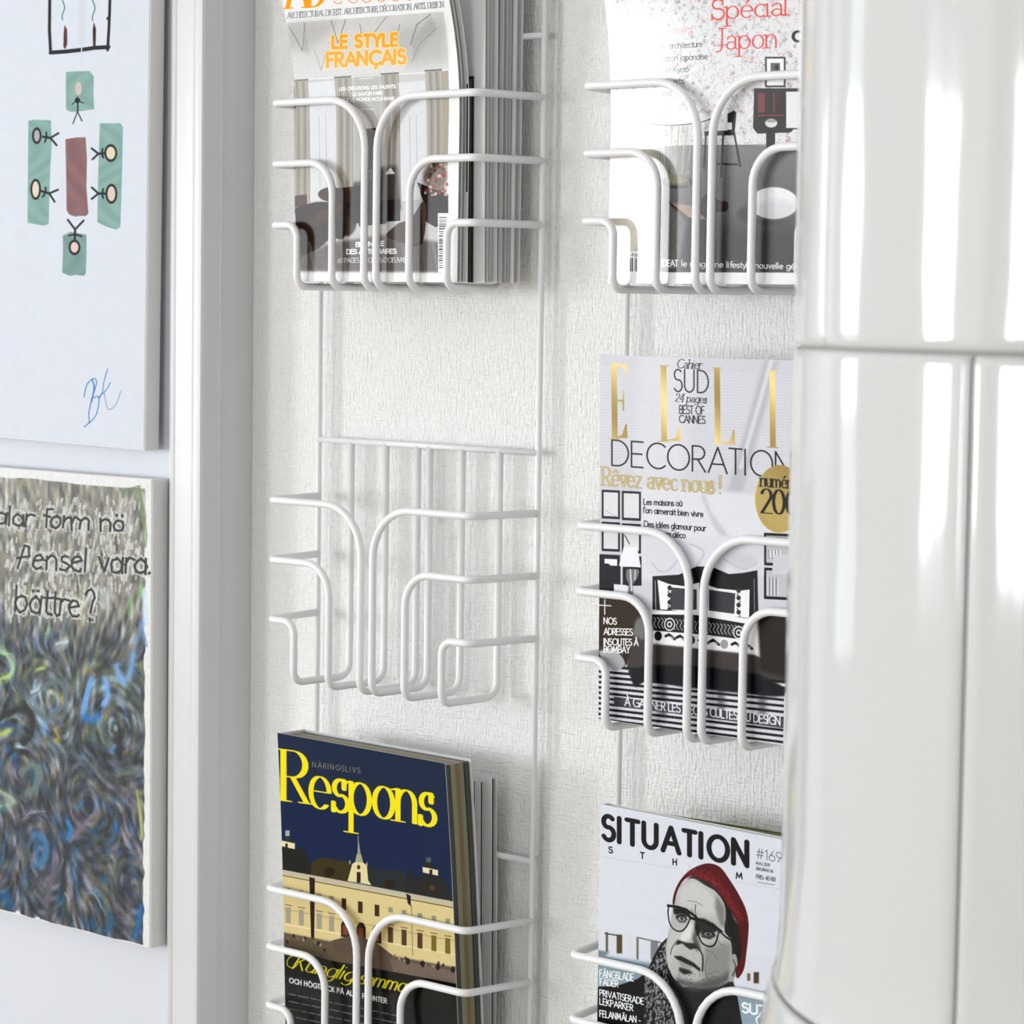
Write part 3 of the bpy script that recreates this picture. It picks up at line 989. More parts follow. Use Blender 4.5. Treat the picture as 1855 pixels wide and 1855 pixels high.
    A.text('le magazine lifestyle nouvelle génération', (1235, 482.5), (1492, 489), 11, 1.5, (.96, .96, .96), gap=.03)
    A.rect(1108, 455, 1193, 494, (.93, .93, .93))
    A.text('M 07152 - 93 - F: 5,00 E - RD', (1113, 464), (1175, 465), 5, 1, (.2, .2, .2))
    x = 1112
    while x < 1174:
        t = A.rng.choice([1.0, 1.5, 2.2])
        A.line([(x, 468), (x, 491)], t, (.1, .1, .1))
        x += t + A.rng.choice([1.1, 1.6, 2.4])
    A.grain(.025, (int(A.ny / 5), int(A.nx / 5)))
    return A


def art_elle(surf, w, h):
    A = Art(surf, w, h, (.80, .80, .83))
    pale, blk, wht = (.845, .845, .87), (.03, .03, .05), (.94, .94, .95)
    for k in range(34):       # fine level ribs in the background
        y = 665 + k * 5.3
        A.line([(1085, y), (1200, y + 6), (1300, y + 10), (1440, y + 18)], 1.4, (.87, .87, .90), .7, thin=1.3)
    A.poly([(1160, 645), (1262, 645), (1235, 870), (1150, 870)], (.86, .86, .88), .7, blur=10)
    A.poly([(1385, 650), (1410, 655), (1345, 892), (1318, 890)], (.72, .72, .74), blur=4)
    A.poly([(1394, 650), (1402, 652), (1345, 850), (1338, 848)], (.88, .88, .9), .7, blur=2)
    A.poly([(1160, 880), (1280, 890), (1420, 900), (1420, 1040), (1160, 1050)], (.86, .86, .885), blur=4)
    A.poly([(1275, 892), (1290, 930), (1320, 970), (1318, 985), (1296, 960), (1270, 900)], (.74, .74, .76), .8, blur=3)
    # frames on the wall
    def frame(x0, y0, x1, y1, t=4.2, inside=(.86, .86, .87), sl=.05):
        A.rect(x0, y0, x1, y1, blk, sl=sl); A.rect(x0 + t * .8, y0 + t, x1 - t * .8, y1 - t, inside, sl=sl)
    for (y0, y1) in ((886, 938), (956, 997)):
        frame(1090, y0 + 1, 1123, y1 + 1); frame(1126.5, y0 + 3, 1161, y1 + 4)
        A.rect(1081.5, y0, 1086, y1 - 1, blk)
    A.line([(1098, 925), (1115, 935)], 1, (.6, .6, .62)); A.line([(1132, 970), (1140, 985)], 2, (.2, .2, .22))
    A.rect(1081.5, 944, 1086, 949, blk); A.rect(1090, 945, 1123, 955, blk, sl=.05); A.rect(1126.5, 948, 1161, 957, blk, sl=.05)
    A.rect(1081.5, 1004, 1090, 1030, blk); A.rect(1090, 1004, 1123, 1032, blk, sl=.05); A.rect(1095, 1012, 1118, 1024, wht, sl=.05)
    A.poly([(1081.5, 1020), (1102, 1021), (1110, 1028), (1124, 1026), (1124, 1062), (1112, 1072), (1081.5, 1070)], blk)
    A.rect(1128, 1027, 1162, 1061, blk); A.rect(1158, 1008, 1162, 1060, blk)
    A.poly([(1130, 990), (1154, 991), (1161, 1028), (1121, 1025)], (.93, .93, .95))
    A.poly([(1135, 1031), (1156, 1032), (1155, 1046), (1146, 1060), (1147, 1076), (1138, 1076), (1139, 1060), (1134, 1045)], (.45, .45, .46), smooth=True)
    A.line([(1142, 1032), (1144, 1070)], 2.5, (.88, .88, .9)); A.line([(1151, 1033), (1150, 1050)], 2, (.85, .85, .87))
    A.poly([(1112, 1058), (1135, 1060), (1137, 1082), (1112, 1076)], (.9, .9, .92))
    frame(1384, 965, 1440, 1024, 5, (.75, .75, .77)); frame(1384, 1028, 1440, 1085, 5, (.75, .75, .77))
    for k in range(7):
        A.line([(1391 + k * 3, 1046), (1391 + k * 3, 1078)], 1.2, (.2, .2, .2) if k % 2 else (.9, .9, .9))
    for k in range(4):
        A.rect(1393 + k * 6, 996, 1397 + k * 6, 1010, (.9, .9, .92)); A.line([(1393 + k * 6, 996), (1393 + k * 6, 1012)], .9, (.2, .2, .2))
    A.poly([(1402, 1005), (1440, 1005), (1440, 1042), (1398, 1040)], (.80, .80, .82))
    # drapery
    A.poly([(1166, 985), (1240, 975), (1322, 970), (1384, 985), (1384, 1040), (1340, 1036), (1300, 1022), (1262, 1026), (1235, 1040), (1190, 1048), (1170, 1030)], (.84, .84, .87), blur=2)
    for q in ([(1180, 1018), (1196, 1035), (1215, 1030), (1236, 1000)], [(1250, 985), (1275, 1000), (1262, 1025)], [(1310, 1012), (1345, 1030), (1372, 1020)]):
        A.line(q, 3, (.72, .72, .76), .8, smooth=True)
    A.ell(1345, 1015, 26, 14, (.78, .78, .80), .8, blur=5)
    # bed: headboard, cushions, folded sheet
    A.poly([(1182, 1044), (1230, 1041), (1262, 1026), (1290, 1027), (1320, 1040), (1345, 1038), (1372, 1033), (1374, 1122), (1182, 1104)], (.045, .045, .055))
    A.line([(1187, 1052), (1188, 1104)], 1.2, (.75, .75, .78)); A.line([(1366, 1048), (1367, 1112)], 1.2, (.6, .6, .64))
    A.poly([(1191, 1050), (1212, 1058), (1240, 1062), (1267, 1055), (1268, 1108), (1196, 1104)], wht); A.poly([(1216, 1064), (1262, 1068), (1262, 1106), (1214, 1104)], (.24, .24, .26))
    A.poly([(1276, 1058), (1300, 1066), (1340, 1070), (1358, 1068), (1357, 1120), (1280, 1110)], wht); A.poly([(1284, 1068), (1332, 1075), (1330, 1112), (1284, 1106)], (.20, .20, .22))
    for cx in (1213, 1338):
        for k in range(4):
            A.ell(cx, 1065 + k * 13 + (5 if cx > 1300 else 0), 4, 4.5, (.15, .15, .17)); A.ell(cx - 2 + 4 * (k % 2), 1072 + k * 13 + (5 if cx > 1300 else 0), 1.5, 1.5, (.2, .2, .2))
    A.poly([(1178, 1108), (1268, 1104), (1280, 1108), (1373, 1124), (1377, 1190), (1366, 1186), (1180, 1166)], wht)
    A.poly([(1181, 1113), (1260, 1114), (1352, 1130), (1356, 1160), (1280, 1150), (1181, 1142)], (.07, .07, .08))
    for k in range(26):
        x = 1184 + k * 6.7
        y = 1118 + (x - 1184) * .10
        A.line([(x, y), (x + 4, y + 5), (x + 1, y + 12), (x + 5, y + 19)], 1.5, (.88, .88, .9), .8, smooth=True)
    for cx, cy in ((1213, 1131), (1338, 1146)):
        A.ell(cx, cy, 10, 12, (.9, .9, .92)); A.ell(cx, cy, 8, 9.5, (.05, .05, .06)); A.ell(cx, cy, 5, 6, (.85, .85, .87)); A.ell(cx, cy, 2.5, 3, (.08, .08, .1))
    for k in range(9):
        x = 1192 + k * 20
        y = 1152 + (x - 1192) * .125
        if k % 3 == 0:
            A.ell(x, y, 7, 8.5, (.06, .06, .07) if k != 6 else (.6, .6, .62))
        else:
            A.line([(x - 6, y - 2), (x, y - 5), (x + 6, y), (x + 10, y + 3)], 5, (.06, .06, .07)); A.line([(x - 4, y), (x + 3, y - 1), (x + 8, y + 2)], 1.3, wht)
    # blanket, brown corner, pale pouf, dark floor shadow
    A.poly([(1081, 1080), (1150, 1082), (1170, 1104), (1172, 1140), (1150, 1168), (1135, 1205), (1081, 1190)], (.17, .115, .03))
    A.poly([(1135, 1210), (1150, 1130), (1172, 1120), (1180, 1166), (1366, 1186), (1378, 1192), (1440, 1196), (1440, 1245), (1320, 1225), (1180, 1208), (1140, 1216)], (.235, .21, .205), blur=1.5)
    A.poly([(1152, 1122), (1176, 1110), (1180, 1140), (1165, 1160), (1145, 1150)], (.45, .44, .43), blur=3)
    A.poly([(1372, 1110), (1440, 1105), (1440, 1230), (1378, 1215)], (.12, .09, .065), blur=3)
    A.poly([(1081, 1170), (1128, 1176), (1133, 1214), (1081, 1215)], (.22, .20, .19))
    # striped floor
    A.poly([(1081, 1206), (1140, 1212), (1440, 1240), (1440, 1365), (1081, 1350)], (.84, .84, .87))
    for k in range(18):
        y = 1204 + k * 9.6
        sl = .085 + k * .004
        A.poly([(1081, y), (1440, y + 359 * sl), (1440, y + 359 * sl + 4.6), (1081, y + 4.6)], (.07, .07, .09))
    A.poly([(1138, 1214), (1180, 1204), (1280, 1208), (1375, 1222), (1412, 1240), (1440, 1260), (1400, 1262), (1290, 1250), (1240, 1245), (1170, 1232), (1152, 1245), (1147, 1240)], (.03, .035, .07), blur=1.5)
    A.poly([(1085, 1180), (1110, 1175), (1132, 1200), (1118, 1215), (1096, 1206)], (.66, .66, .67), smooth=True)
    for x in (1200, 1305, 1380):
        A.rect(x - 6, 1235, x + 8, 1300, (.05, .05, .08), .5, blur=5)
    A.poly([(1112, 1262), (1440, 1303), (1440, 1322), (1112, 1278)], (.25, .25, .28))
    # lettering
    gold = lambda u, v: np.array([.80, .70, .42]) + .16 * np.sin(u * 11 + v * 19 + .6)[..., None] * np.array([1, 1, .9])
    for (xa, ya, yb) in ((1107, 658, 794), (1196.6, 662, 799), (1293.5, 666, 804), (1393.6, 671, 810)):
        A.poly([(xa, ya), (xa + 10.5, ya + .6), (xa + 12, yb + .6), (xa + 1.5, yb)], gold)
        A.line([(xa - 4, ya), (xa + 16, ya + 1)], 1.2, gold, thin=1.2); A.line([(xa - 4, yb), (xa + 16, yb + 1)], 1.4, gold, thin=1.4)
    for (x, y) in ((1137, 794), (1234, 799), (1332, 805)):
        A.poly([(x, y), (x - 28, y - 1), (x - 10, y - 6), (x - 4, y - 26), (x - 1.5, y - 26)], gold)
    A.poly([(1107, 658), (1135, 659.5), (1137, 682), (1131, 668), (1116, 661)], gold)
    A.poly([(1119, 724), (1127, 724), (1129, 706), (1131, 706), (1130.5, 745), (1128.5, 745), (1127, 728), (1119, 727)], gold)
    A.text('DECORATION', (1108.5, 843), (1437, 866.5), 46, 2.9, blk, thin=2.7)
    dk = (.10, .10, .14)
    A.text('Cahier', (1226, 666.5), (1271, 668.5), 16, 1.7, dk, serif=True, thin=.9, slant=.2)
    A.text('SUD', (1221, 709), (1284, 712), 40, 2.4, blk, gap=.05)
    A.text('24 pages', (1223, 727), (1280, 730.5), 14, 1.6, dk, serif=True, thin=.8, slant=.2)
    A.text('BEST OF', (1231, 749), (1276, 751), 14.5, 1.7, dk)
    A.text('CANNES', (1230.5, 765.5), (1278, 767.5), 13.5, 1.7, dk)
    A.text('Rêvez avec nous !', (1092, 879), (1310, 895), 33, 4.4, (.60, .52, .27), serif=True, thin=2.0)
    A.text('Rêvez avec nous !', (1092, 879), (1310, 895), 33, 2.2, (.83, .76, .55), serif=True, thin=.8)
    A.text('Les maisons où', (1166, 914), (1236, 917), 10.5, 1.7, dk)
    A.text("l'on aimerait bien vivre", (1166, 929), (1274, 936.5), 10.5, 1.7, dk)
    A.text('Des idées glamour pour', (1167, 954), (1279, 962), 10.5, 1.7, dk)
    A.text('habiller sa déco', (1167, 969), (1242, 975), 10.5, 1.7, dk)
    A.ell(1412, 904, 45, 62, gold); A.ell(1412, 904, 44, 61, (.60, .51, .26), .65)
    A.text('numéro', (1378, 881), (1444, 886), 24, 3, (.08, .07, .04), serif=True, thin=1.3)
    A.text('200', (1380, 929), (1446, 934), 44, 5.5, (.06, .055, .03), serif=True, thin=1.6)
    A.line([(1095.5, 1086), (1095.5, 1113)], 2, wht); A.line([(1083, 1096), (1107, 1097.5)], 2, wht)
    for s, x1, yb in (('NOS', 1117, 1130), ('ADRESSES', 1146, 1149.5), ('INSOLITES À', 1156, 1168), ('BOMBAY', 1141, 1181.5)):
        A.text(s, (1094, yb), (x1, yb + 1.5), 11.5, 2.1, wht)
    A.text('À GAGNER LES PIÈCES CULTES DU DESIGN', (1132, 1278), (1414, 1314), 15, 2.3, (.92, .92, .95))
    A.grain(.02, (int(A.ny / 5), int(A.nx / 5)))
    return A


def art_respons(surf, w, h):
    A = Art(surf, w, h, (.02, .045, .11))
    A.img[:] = np.array([.0, .10, .25])
    A.poly([(480, 1310), (830, 1360), (830, 1500), (480, 1420)], (.10, .14, .22), .6, blur=24)  # grey-blue gloss of the cover's top, painted into the print colour
    sx = lambda x, y: (460 + x / 3.373, 1310 + y / 3.373)          # positions noted on an enlarged view
    Q = lambda *p: [sx(*q) for q in p]
    wall, roof = (.82, .75, .53), (.10, .10, .06)
    # roofs
    A.poly(Q((120, 880), (150, 780), (190, 755), (250, 760), (310, 770), (345, 860), (352, 960), (120, 920)), (.075, .08, .06))
    A.poly(Q((350, 850), (420, 820), (590, 850), (590, 990), (350, 960)), (.20, .16, .02))
    A.poly(Q((690, 880), (900, 905), (930, 930), (930, 1060), (690, 1010)), (.10, .13, .14))
    A.poly(Q((920, 1040), (950, 870), (980, 960), (1030, 925), (1130, 930), (1190, 990), (1215, 1110)), (.09, .10, .10))
    A.ell(*sx(460, 910), 10, 9, (.10, .07, .02)); A.ell(*sx(830, 985), 10, 9, (.10, .06, .05)); A.ell(*sx(1090, 1005), 5, 6, (.30, .18, .06))
    # facade
    A.poly(Q((120, 895), (345, 938), (1215, 1110), (1255, 1110), (1270, 1530), (140, 1330)), wall)
    A.poly(Q((120, 885), (1250, 1095), (1250, 1125), (120, 912)), (.72, .69, .60)); A.line(Q((120, 920), (1250, 1133)), 1.6, (.25, .22, .15))
    A.poly(Q((120, 1120), (1250, 1330), (1250, 1340), (120, 1130)), (.70, .62, .42), .7); A.poly(Q((130, 1215), (1250, 1415), (1250, 1422), (130, 1222)), (.93, .88, .70), .8)
    A.poly(Q((338, 940), (372, 948), (368, 1350), (350, 1345)), (.12, .07, .03)); A.poly(Q((930, 1040), (958, 1055), (958, 1120), (940, 1100)), (.06, .05, .05)); A.line(Q((962, 1110), (970, 1420)), 1.2, (.45, .38, .25))
    for cx, c2 in ((210, 0), (290, 0), (400, 0), (475, 0), (550, 1), (650, 1), (752, 1), (835, 0), (918, 0), (1015, 0), (1100, 0), (1185, 0)):
        y = 890 + (cx - 120) * .194
        dk = (.20, .12, .05) if c2 else (.55, .53, .45)
        A.rect(sx(cx - 14, 0)[0], sx(0, y + 95)[1], sx(cx + 14, 0)[0], sx(0, y + (165 if c2 else 125))[1], dk, sl=.17)
        if not c2 or True:
            yy = y + 215
            if c2:
                continue
            A.rect(sx(cx - 16, 0)[0], sx(0, yy)[1], sx(cx + 15, 0)[0], sx(0, yy + 95)[1], (.30, .20, .10) if cx > 800 and cx < 1050 else ((.42, .38, .10) if cx > 1050 else (.60, .58, .50)), sl=.17)
            A.line([sx(cx - 20, yy - 14), sx(cx + 20, yy - 7)], 1.4, (.35, .27, .14))
    for cx in (560, 655, 750):
        y = 890 + (cx - 120) * .194 + 240
        A.poly(Q((cx - 28, y + 90), (cx - 28, y + 10), (cx - 10, y - 16), (cx + 12, y - 14), (cx + 28, y + 14), (cx + 28, y + 95)), (.16, .09, .05)); A.rect(sx(cx - 16, 0)[0], sx(0, y + 20)[1], sx(cx + 14, 0)[0], sx(0, y + 80)[1], (.48, .22, .12))
    # centre gable with spire, two lantern cupolas
    A.poly(Q((572, 965), (590, 900), (600, 860), (625, 845), (665, 850), (690, 870), (698, 960), (718, 990)), (.85, .80, .60)); A.ell(*sx(640, 880), 3, 4, (.2, .15, .08)); A.rect(*sx(628, 910), *sx(652, 975), (.15, .1, .05))
    A.poly(Q((618, 850), (628, 800), (655, 800), (668, 852)), (.62, .62, .52)); A.poly(Q((632, 800), (636, 720), (640, 720), (652, 800)), (.55, .58, .52)); A.line(Q((636, 690), (637, 730)), 1.3, (.6, .62, .55))
    A.ell(*sx(586, 850), 1.2, 4, (.7, .68, .5)); A.ell(*sx(690, 862), 1.2, 4, (.7, .68, .5))
    A.poly(Q((160, 715), (250, 735), (250, 770), (162, 750)), (.88, .83, .66)); A.rect(*sx(192, 735), *sx(206, 760), (.1, .07, .04)); A.poly(Q((180, 715), (205, 685), (235, 728)), (.14, .15, .12)); A.rect(*sx(192, 655), *sx(218, 690), (.62, .66, .60))
    A.poly(Q((1030, 878), (1125, 898), (1125, 932), (1032, 912)), (.88, .83, .66)); A.rect(*sx(1072, 895), *sx(1090, 925), (.1, .07, .04)); A.poly(Q((1040, 875), (1068, 820), (1118, 892)), (.09, .11, .10)); A.rect(*sx(1052, 820), *sx(1082, 850), (.28, .33, .33))
    # terrace, garden, dark ground
    A.poly(Q((135, 1270), (560, 1350), (840, 1420), (1270, 1500), (1280, 1620), (140, 1420)), (.34, .29, .22), blur=1.5)
    for k in range(60):
        t = A.rng.random()
        x, y = 150 + t * 1090, 1300 + t * 215 + A.rng.normal() * 16
        A.ell(*sx(x, y), 2.2, 3.2, [(.62, .56, .46), (.10, .08, .06), (.45, .40, .30)][k % 3], .8)
    A.poly(Q((470, 1330), (620, 1290), (760, 1350), (850, 1420), (840, 1530), (700, 1500), (600, 1400), (500, 1420)), (.33, .27, .22)); A.poly(Q((830, 1440), (1240, 1520), (1250, 1610), (860, 1545)), (.42, .36, .31))
    for k in range(5):
        A.ell(*sx(940 + k * 92, 1455 + k * 17), 4, 6, (.07, .07, .05))
    A.poly(Q((140, 1400), (300, 1400), (460, 1450), (640, 1480), (1275, 1600), (1290, 1860), (150, 1860)), (.035, .045, .03))
    A.poly(Q((150, 1530), (330, 1560), (620, 1610), (980, 1680), (1000, 1860), (150, 1860)), (.115, .11, .105), blur=3)
    A.poly(Q((130, 1860), (1300, 1860), (1300, 2300), (130, 2300)), (.09, .09, .085))
    for k in range(8):
        A.line(Q((330, 1480 + k * 6), (620, 1540 + k * 8)), .9, (.45, .40, .36), .5)
    # lettering
    A.text('NÄRINGSLIVS', sx(358, 268), sx(650, 306), 9.5, 1.2, (.50, .48, .40), gap=.25)
    A.text('R', sx(180, 472), sx(336, 492), 92, 12.5, YEL, serif=True, thin=2.4)
    A.text('espons', sx(348, 515), sx(1112, 634), 94, 10, YEL, serif=True, thin=2.4)
    for i, s in enumerate(('Kunglig', 'sommar')):
        A.text(s, sx((235, 640)[i], (1500, 1590)[i]), sx((600, 950)[i], (1580, 1650)[i]), 24, 3.4, (.80, .76, .08), serif=False, thin=1.2, slant=.45)
    A.line(Q((300, 1440), (250, 1420), (210, 1440), (205, 1480), (240, 1495), (270, 1470)), 1.6, (.80, .76, .08), smooth=True)
    A.line(Q((600, 1580), (620, 1585), (640, 1560)), 1.4, (.80, .76, .08))
    A.text('OCH HÖGTRYCK PÅ ALLA FRONTER', sx(217, 1585), sx(812, 1712), 8.5, 1.9, (.84, .84, .84), gap=.1)
    for r in range(9):
        x = 215
        y = 1655 + r * 45
        while x < 860:
            n = A.rng.integers(24, 70)
            A.line(Q((x, y + (x - 215) * .2), (x + n, y + (x + n - 215) * .2)), 2.6, (.48, .48, .47), .75, thin=2.2)
            x += n + 16
    A.grain(.02, (int(A.ny / 5), int(A.nx / 5)))
    return A


def art_situation(surf, w, h):
    A = Art(surf, w, h, (.84, .85, .89))
    s5 = lambda x, y: (1010 + x / 4.417, 1435 + y / 4.417)
    Q = lambda *p: [s5(*q) for q in p]
    blk = (.03, .035, .05)
    A.poly(Q((290, 1090), (1740, 1330), (1740, 1860), (290, 1860)), (.83, .84, .87))
    for x, y, ww, hh, c in ((315, 1110, 26, 95, (.12, .13, .14)), (395, 1120, 18, 160, (.30, .29, .22)), (495, 1140, 44, 150, (.28, .22, .12)), (640, 1160, 16, 180, (.35, .35, .28)), (775, 1190, 60, 150, (.45, .46, .48)), (1530, 1450, 26, 60, (.40, .33, .22)), (1590, 1440, 42, 90, (.24, .17, .10))):
        A.rect(*s5(x - ww / 2, y), *s5(x + ww / 2, y + hh), c, .95, blur=1.2)
    A.line(Q((380, 1130), (500, 1150)), 2.4, (.25, .25, .22)); A.line(Q((650, 1165), (830, 1205)), 2.4, (.4, .4, .4))
    A.poly(Q((290, 1300), (900, 1390), (900, 1620), (290, 1600)), (.52, .60, .64), blur=3)
    A.poly(Q((1400, 1600), (1760, 1600), (1760, 1860), (1400, 1860)), (.55, .63, .68), blur=2)
    A.poly(Q((280, 1255), (420, 1280), (380, 1310), (280, 1290)), (.45, .52, .54), blur=2)
    # coat
    A.poly(Q((290, 1560), (480, 1548), (640, 1495), (740, 1420), (880, 1400), (1000, 1560), (1380, 1560), (1440, 1640), (1480, 1870), (1480, 2300), (280, 2300)), blk)
    A.poly(Q((1175, 1760), (1430, 1610), (1470, 1860), (1500, 2300), (1100, 2300)), (.06, .065, .085))
    # scarf with tweed fleck
    S1 = Q((885, 1155), (820, 1220), (760, 1330), (700, 1480), (690, 1600), (685, 2300), (1010, 2300), (960, 1700), (900, 1480), (872, 1330))
    A.poly(S1, (.10, .10, .105))
    for k in range(620):
        y = 1170 + A.rng.random() * 900
        xl = 890 - (y - 1155) * .62 if y < 1480 else 695
        x = xl + A.rng.random() * (150 + max(0, y - 1300) * .22)
        if x > 880 + max(0, y - 1480) * .2:
            continue
        t = A.rng.random() * 1.2 - .6 + (1.57 if (int(x / 40) % 2) else 2.4)
        A.line([s5(x, y), s5(x + 14 * math.cos(t), y + 18 * math.sin(t))], 1.7, (.58, .58, .60), .85)
    # neck, hair, head
    A.poly(Q((900, 1480), (1000, 1560), (1200, 1600), (1400, 1500), (1430, 1600), (1200, 1720), (1100, 1870), (1000, 1870), (960, 1650)), (.11, .11, .115), blur=2)
    A.poly(Q((1080, 690), (1240, 740), (1350, 880), (1450, 1080), (1500, 1200), (1480, 1400), (1400, 1480), (1350, 1350), (1330, 1000), (1200, 760)), (.06, .065, .07))
    A.poly(Q((920, 890), (960, 760), (1080, 665), (1240, 700), (1270, 790), (1120, 720), (1010, 720), (950, 820), (930, 930)), (.13, .13, .14))
    face = Q((940, 880), (955, 800), (1000, 725), (1080, 690), (1180, 745), (1270, 800), (1335, 900), (1345, 1010), (1330, 1100), (1380, 1180), (1395, 1290), (1385, 1420), (1350, 1500), (1250, 1560), (1130, 1570),
             (1020, 1540), (940, 1500), (895, 1420), (872, 1330), (868, 1230), (885, 1130), (905, 1040), (915, 950))
    A.poly(face, (.70, .70, .69), smooth=True)
    A.poly(Q((960, 820), (1010, 740), (1090, 705), (1190, 770), (1280, 880), (1290, 980), (1180, 990), (1090, 930), (980, 910)), (.77, .77, .76), blur=5)
    A.poly(Q((1270, 820), (1340, 930), (1340, 1090), (1300, 1060), (1260, 920)), (.42, .42, .41), .8, blur=4)
    A.poly(Q((1180, 1230), (1390, 1200), (1390, 1450), (1280, 1550), (1170, 1540), (1160, 1400)), (.48, .48, .47), .8, blur=6)
    A.poly(Q((900, 1100), (1000, 1120), (980, 1220), (930, 1300), (900, 1400), (875, 1300)), (.76, .76, .75), .8, blur=4)
    A.poly(Q((940, 1480), (1100, 1520), (1300, 1480), (1390, 1420), (1370, 1510), (1240, 1590), (1080, 1590), (960, 1540)), (.30, .30, .295), .85, blur=4)
    # brows, eyes, nose, mouth
    A.poly(Q((925, 925), (985, 930), (1050, 960), (1075, 1010), (1010, 985), (930, 975)), (.09, .09, .09), blur=.7)
    A.poly(Q((1100, 1010), (1170, 1010), (1250, 1050), (1300, 1100), (1240, 1130), (1150, 1120), (1110, 1160), (1095, 1090)), (.13, .13, .13), blur=1.5)
    A.line(Q((1105, 900), (1100, 960), (1110, 985)), 1.8, (.30, .30, .29)); A.line(Q((1070, 940), (1090, 980)), 1.6, (.35, .35, .34))
    A.poly(Q((945, 975), (990, 968), (1030, 990), (1030, 1040), (980, 1040), (945, 1010)), (.28, .28, .28), blur=1)
    A.poly(Q((962, 1008), (985, 996), (1010, 1000), (1026, 1020), (1000, 1030), (975, 1024)), (.62, .62, .62), blur=.4); A.ell(*s5(996, 1010), 2.8, 3.0, (.06, .06, .07)); A.line(Q((955, 1006), (982, 988), (1012, 992), (1034, 1018)), 2.6, (.08, .08, .08), smooth=True); A.ell(*s5(1001, 1006), .8, .8, (.85, .85, .85)); A.line(Q((965, 1038), (1000, 1046), (1025, 1036)), 1.2, (.35, .35, .35), smooth=True)
    A.poly(Q((1150, 1110), (1240, 1110), (1270, 1150), (1220, 1180), (1150, 1160)), (.22, .22, .22), blur=1.2)
    A.poly(Q((1168, 1130), (1195, 1118), (1225, 1124), (1240, 1142), (1210, 1150), (1180, 1146)), (.42, .42, .42), blur=.4); A.ell(*s5(1208, 1134), 2.8, 2.8, (.05, .05, .06)); A.line(Q((1160, 1128), (1192, 1110), (1226, 1116), (1250, 1142)), 2.6, (.06, .06, .06), smooth=True); A.ell(*s5(1213, 1130), .8, .8, (.75, .75, .75))
    A.poly(Q((1075, 1040), (1080, 1110), (1060, 1180), (1000, 1200), (975, 1170), (1010, 1110), (1050, 1050)), (.84, .84, .83), blur=2.5)
    A.poly(Q((1090, 1100), (1130, 1200), (1150, 1260), (1110, 1270), (1080, 1180)), (.22, .22, .22), .85, blur=3)
    A.poly(Q((960, 1180), (1030, 1205), (1100, 1210), (1130, 1245), (1060, 1260), (1025, 1235), (1000, 1210), (945, 1225)), (.13, .13, .13), blur=1.2)
    A.line(Q((950, 1195), (915, 1250), (905, 1300)), 2, (.35, .35, .34), smooth=True); A.line(Q((1120, 1240), (1160, 1310), (1160, 1430)), 3, (.17, .17, .17), smooth=True)
    A.poly(Q((928, 1312), (985, 1310), (1035, 1335), (1090, 1365), (1145, 1415), (1140, 1435), (1090, 1400), (1020, 1370), (960, 1340)), (.10, .095, .095), blur=.8)
    A.poly(Q((960, 1345), (1020, 1372), (1090, 1402), (1060, 1415), (990, 1390)), (.56, .56, .55), blur=1.5)
    A.poly(Q((975, 1400), (1060, 1425), (1080, 1450), (1010, 1460), (970, 1425)), (.13, .13, .13), blur=1.5)
    for q in (Q((1180, 1260), (1250, 1290), (1280, 1340)), Q((1040, 870), (1110, 880), (1160, 910)), Q((1200, 1320), (1180, 1420), (1200, 1500)), Q((1280, 1180), (1310, 1220), (1330, 1220))):
        A.line(q, 1.5, (.36, .36, .36), .7, smooth=True)
    for k in range(160):
        x, y = 960 + A.rng.random() * 380, 1430 + A.rng.random() * 140
        A.ell(*s5(x, y), .8, 1.1, (.2, .2, .2), .45)
    # ear
    A.poly(Q((1370, 1480), (1385, 1370), (1400, 1300), (1430, 1310), (1440, 1400), (1420, 1480), (1385, 1520)), (.60, .60, .59), smooth=True); A.line(Q((1405, 1340), (1425, 1400), (1400, 1470)), 2, (.18, .18, .18), smooth=True)
    # glasses
    fr = (.035, .035, .04)
    A.line(Q((888, 905), (885, 980), (905, 1065), (950, 1108), (1000, 1108), (1040, 1060), (1062, 1000)), 2.4, fr, smooth=True); A.line(Q((883, 908), (960, 918), (1030, 940), (1110, 1000)), 4.6, fr)
    A.line(Q((1105, 1010), (1160, 1030), (1250, 1070), (1310, 1115)), 5, fr); A.line(Q((1120, 1060), (1130, 1150), (1160, 1210), (1220, 1235), (1262, 1210), (1290, 1120)), 2.8, fr, smooth=True)
    A.line(Q((1060, 1005), (1115, 1020)), 5, fr); A.line(Q((1300, 1115), (1350, 1160), (1400, 1190)), 4, fr); A.line(Q((1310, 1125), (1390, 1175)), .9, (.6, .6, .6))
    # red knitted hat
    hat = Q((918, 885), (935, 800), (975, 715), (1040, 640), (1120, 592), (1210, 570), (1300, 600), (1370, 690), (1440, 800), (1500, 920), (1526, 1020), (1528, 1120), (1512, 1280), (1490, 1420), (1440, 1490), (1425, 1420),
            (1470, 1300), (1462, 1160), (1440, 1060), (1390, 960), (1330, 870), (1270, 780), (1190, 710), (1110, 672), (1040, 680), (980, 745), (945, 830))
    A.poly(hat, (.30, .04, .055), smooth=True)
    A.poly(Q((960, 770), (1040, 665), (1120, 625), (1230, 640), (1330, 740), (1420, 880), (1480, 1020), (1440, 1010), (1370, 890), (1280, 770), (1180, 700), (1090, 665), (1010, 700)), (.40, .06, .075), .8, blur=3)
    for k in range(240):
        t = A.rng.random()
        x, y = 1040 + t * 440, 620 + t * t * 420 + A.rng.normal() * 24 + (1 - t) * 20
        A.ell(*s5(x, y), .9, 1.1, (.58, .22, .24), .45)
    # lettering
    A.text('SITUATION', s5(365, 375), s5(1530, 592), 43, 9.6, blk, thin=8.2, gap=.14)
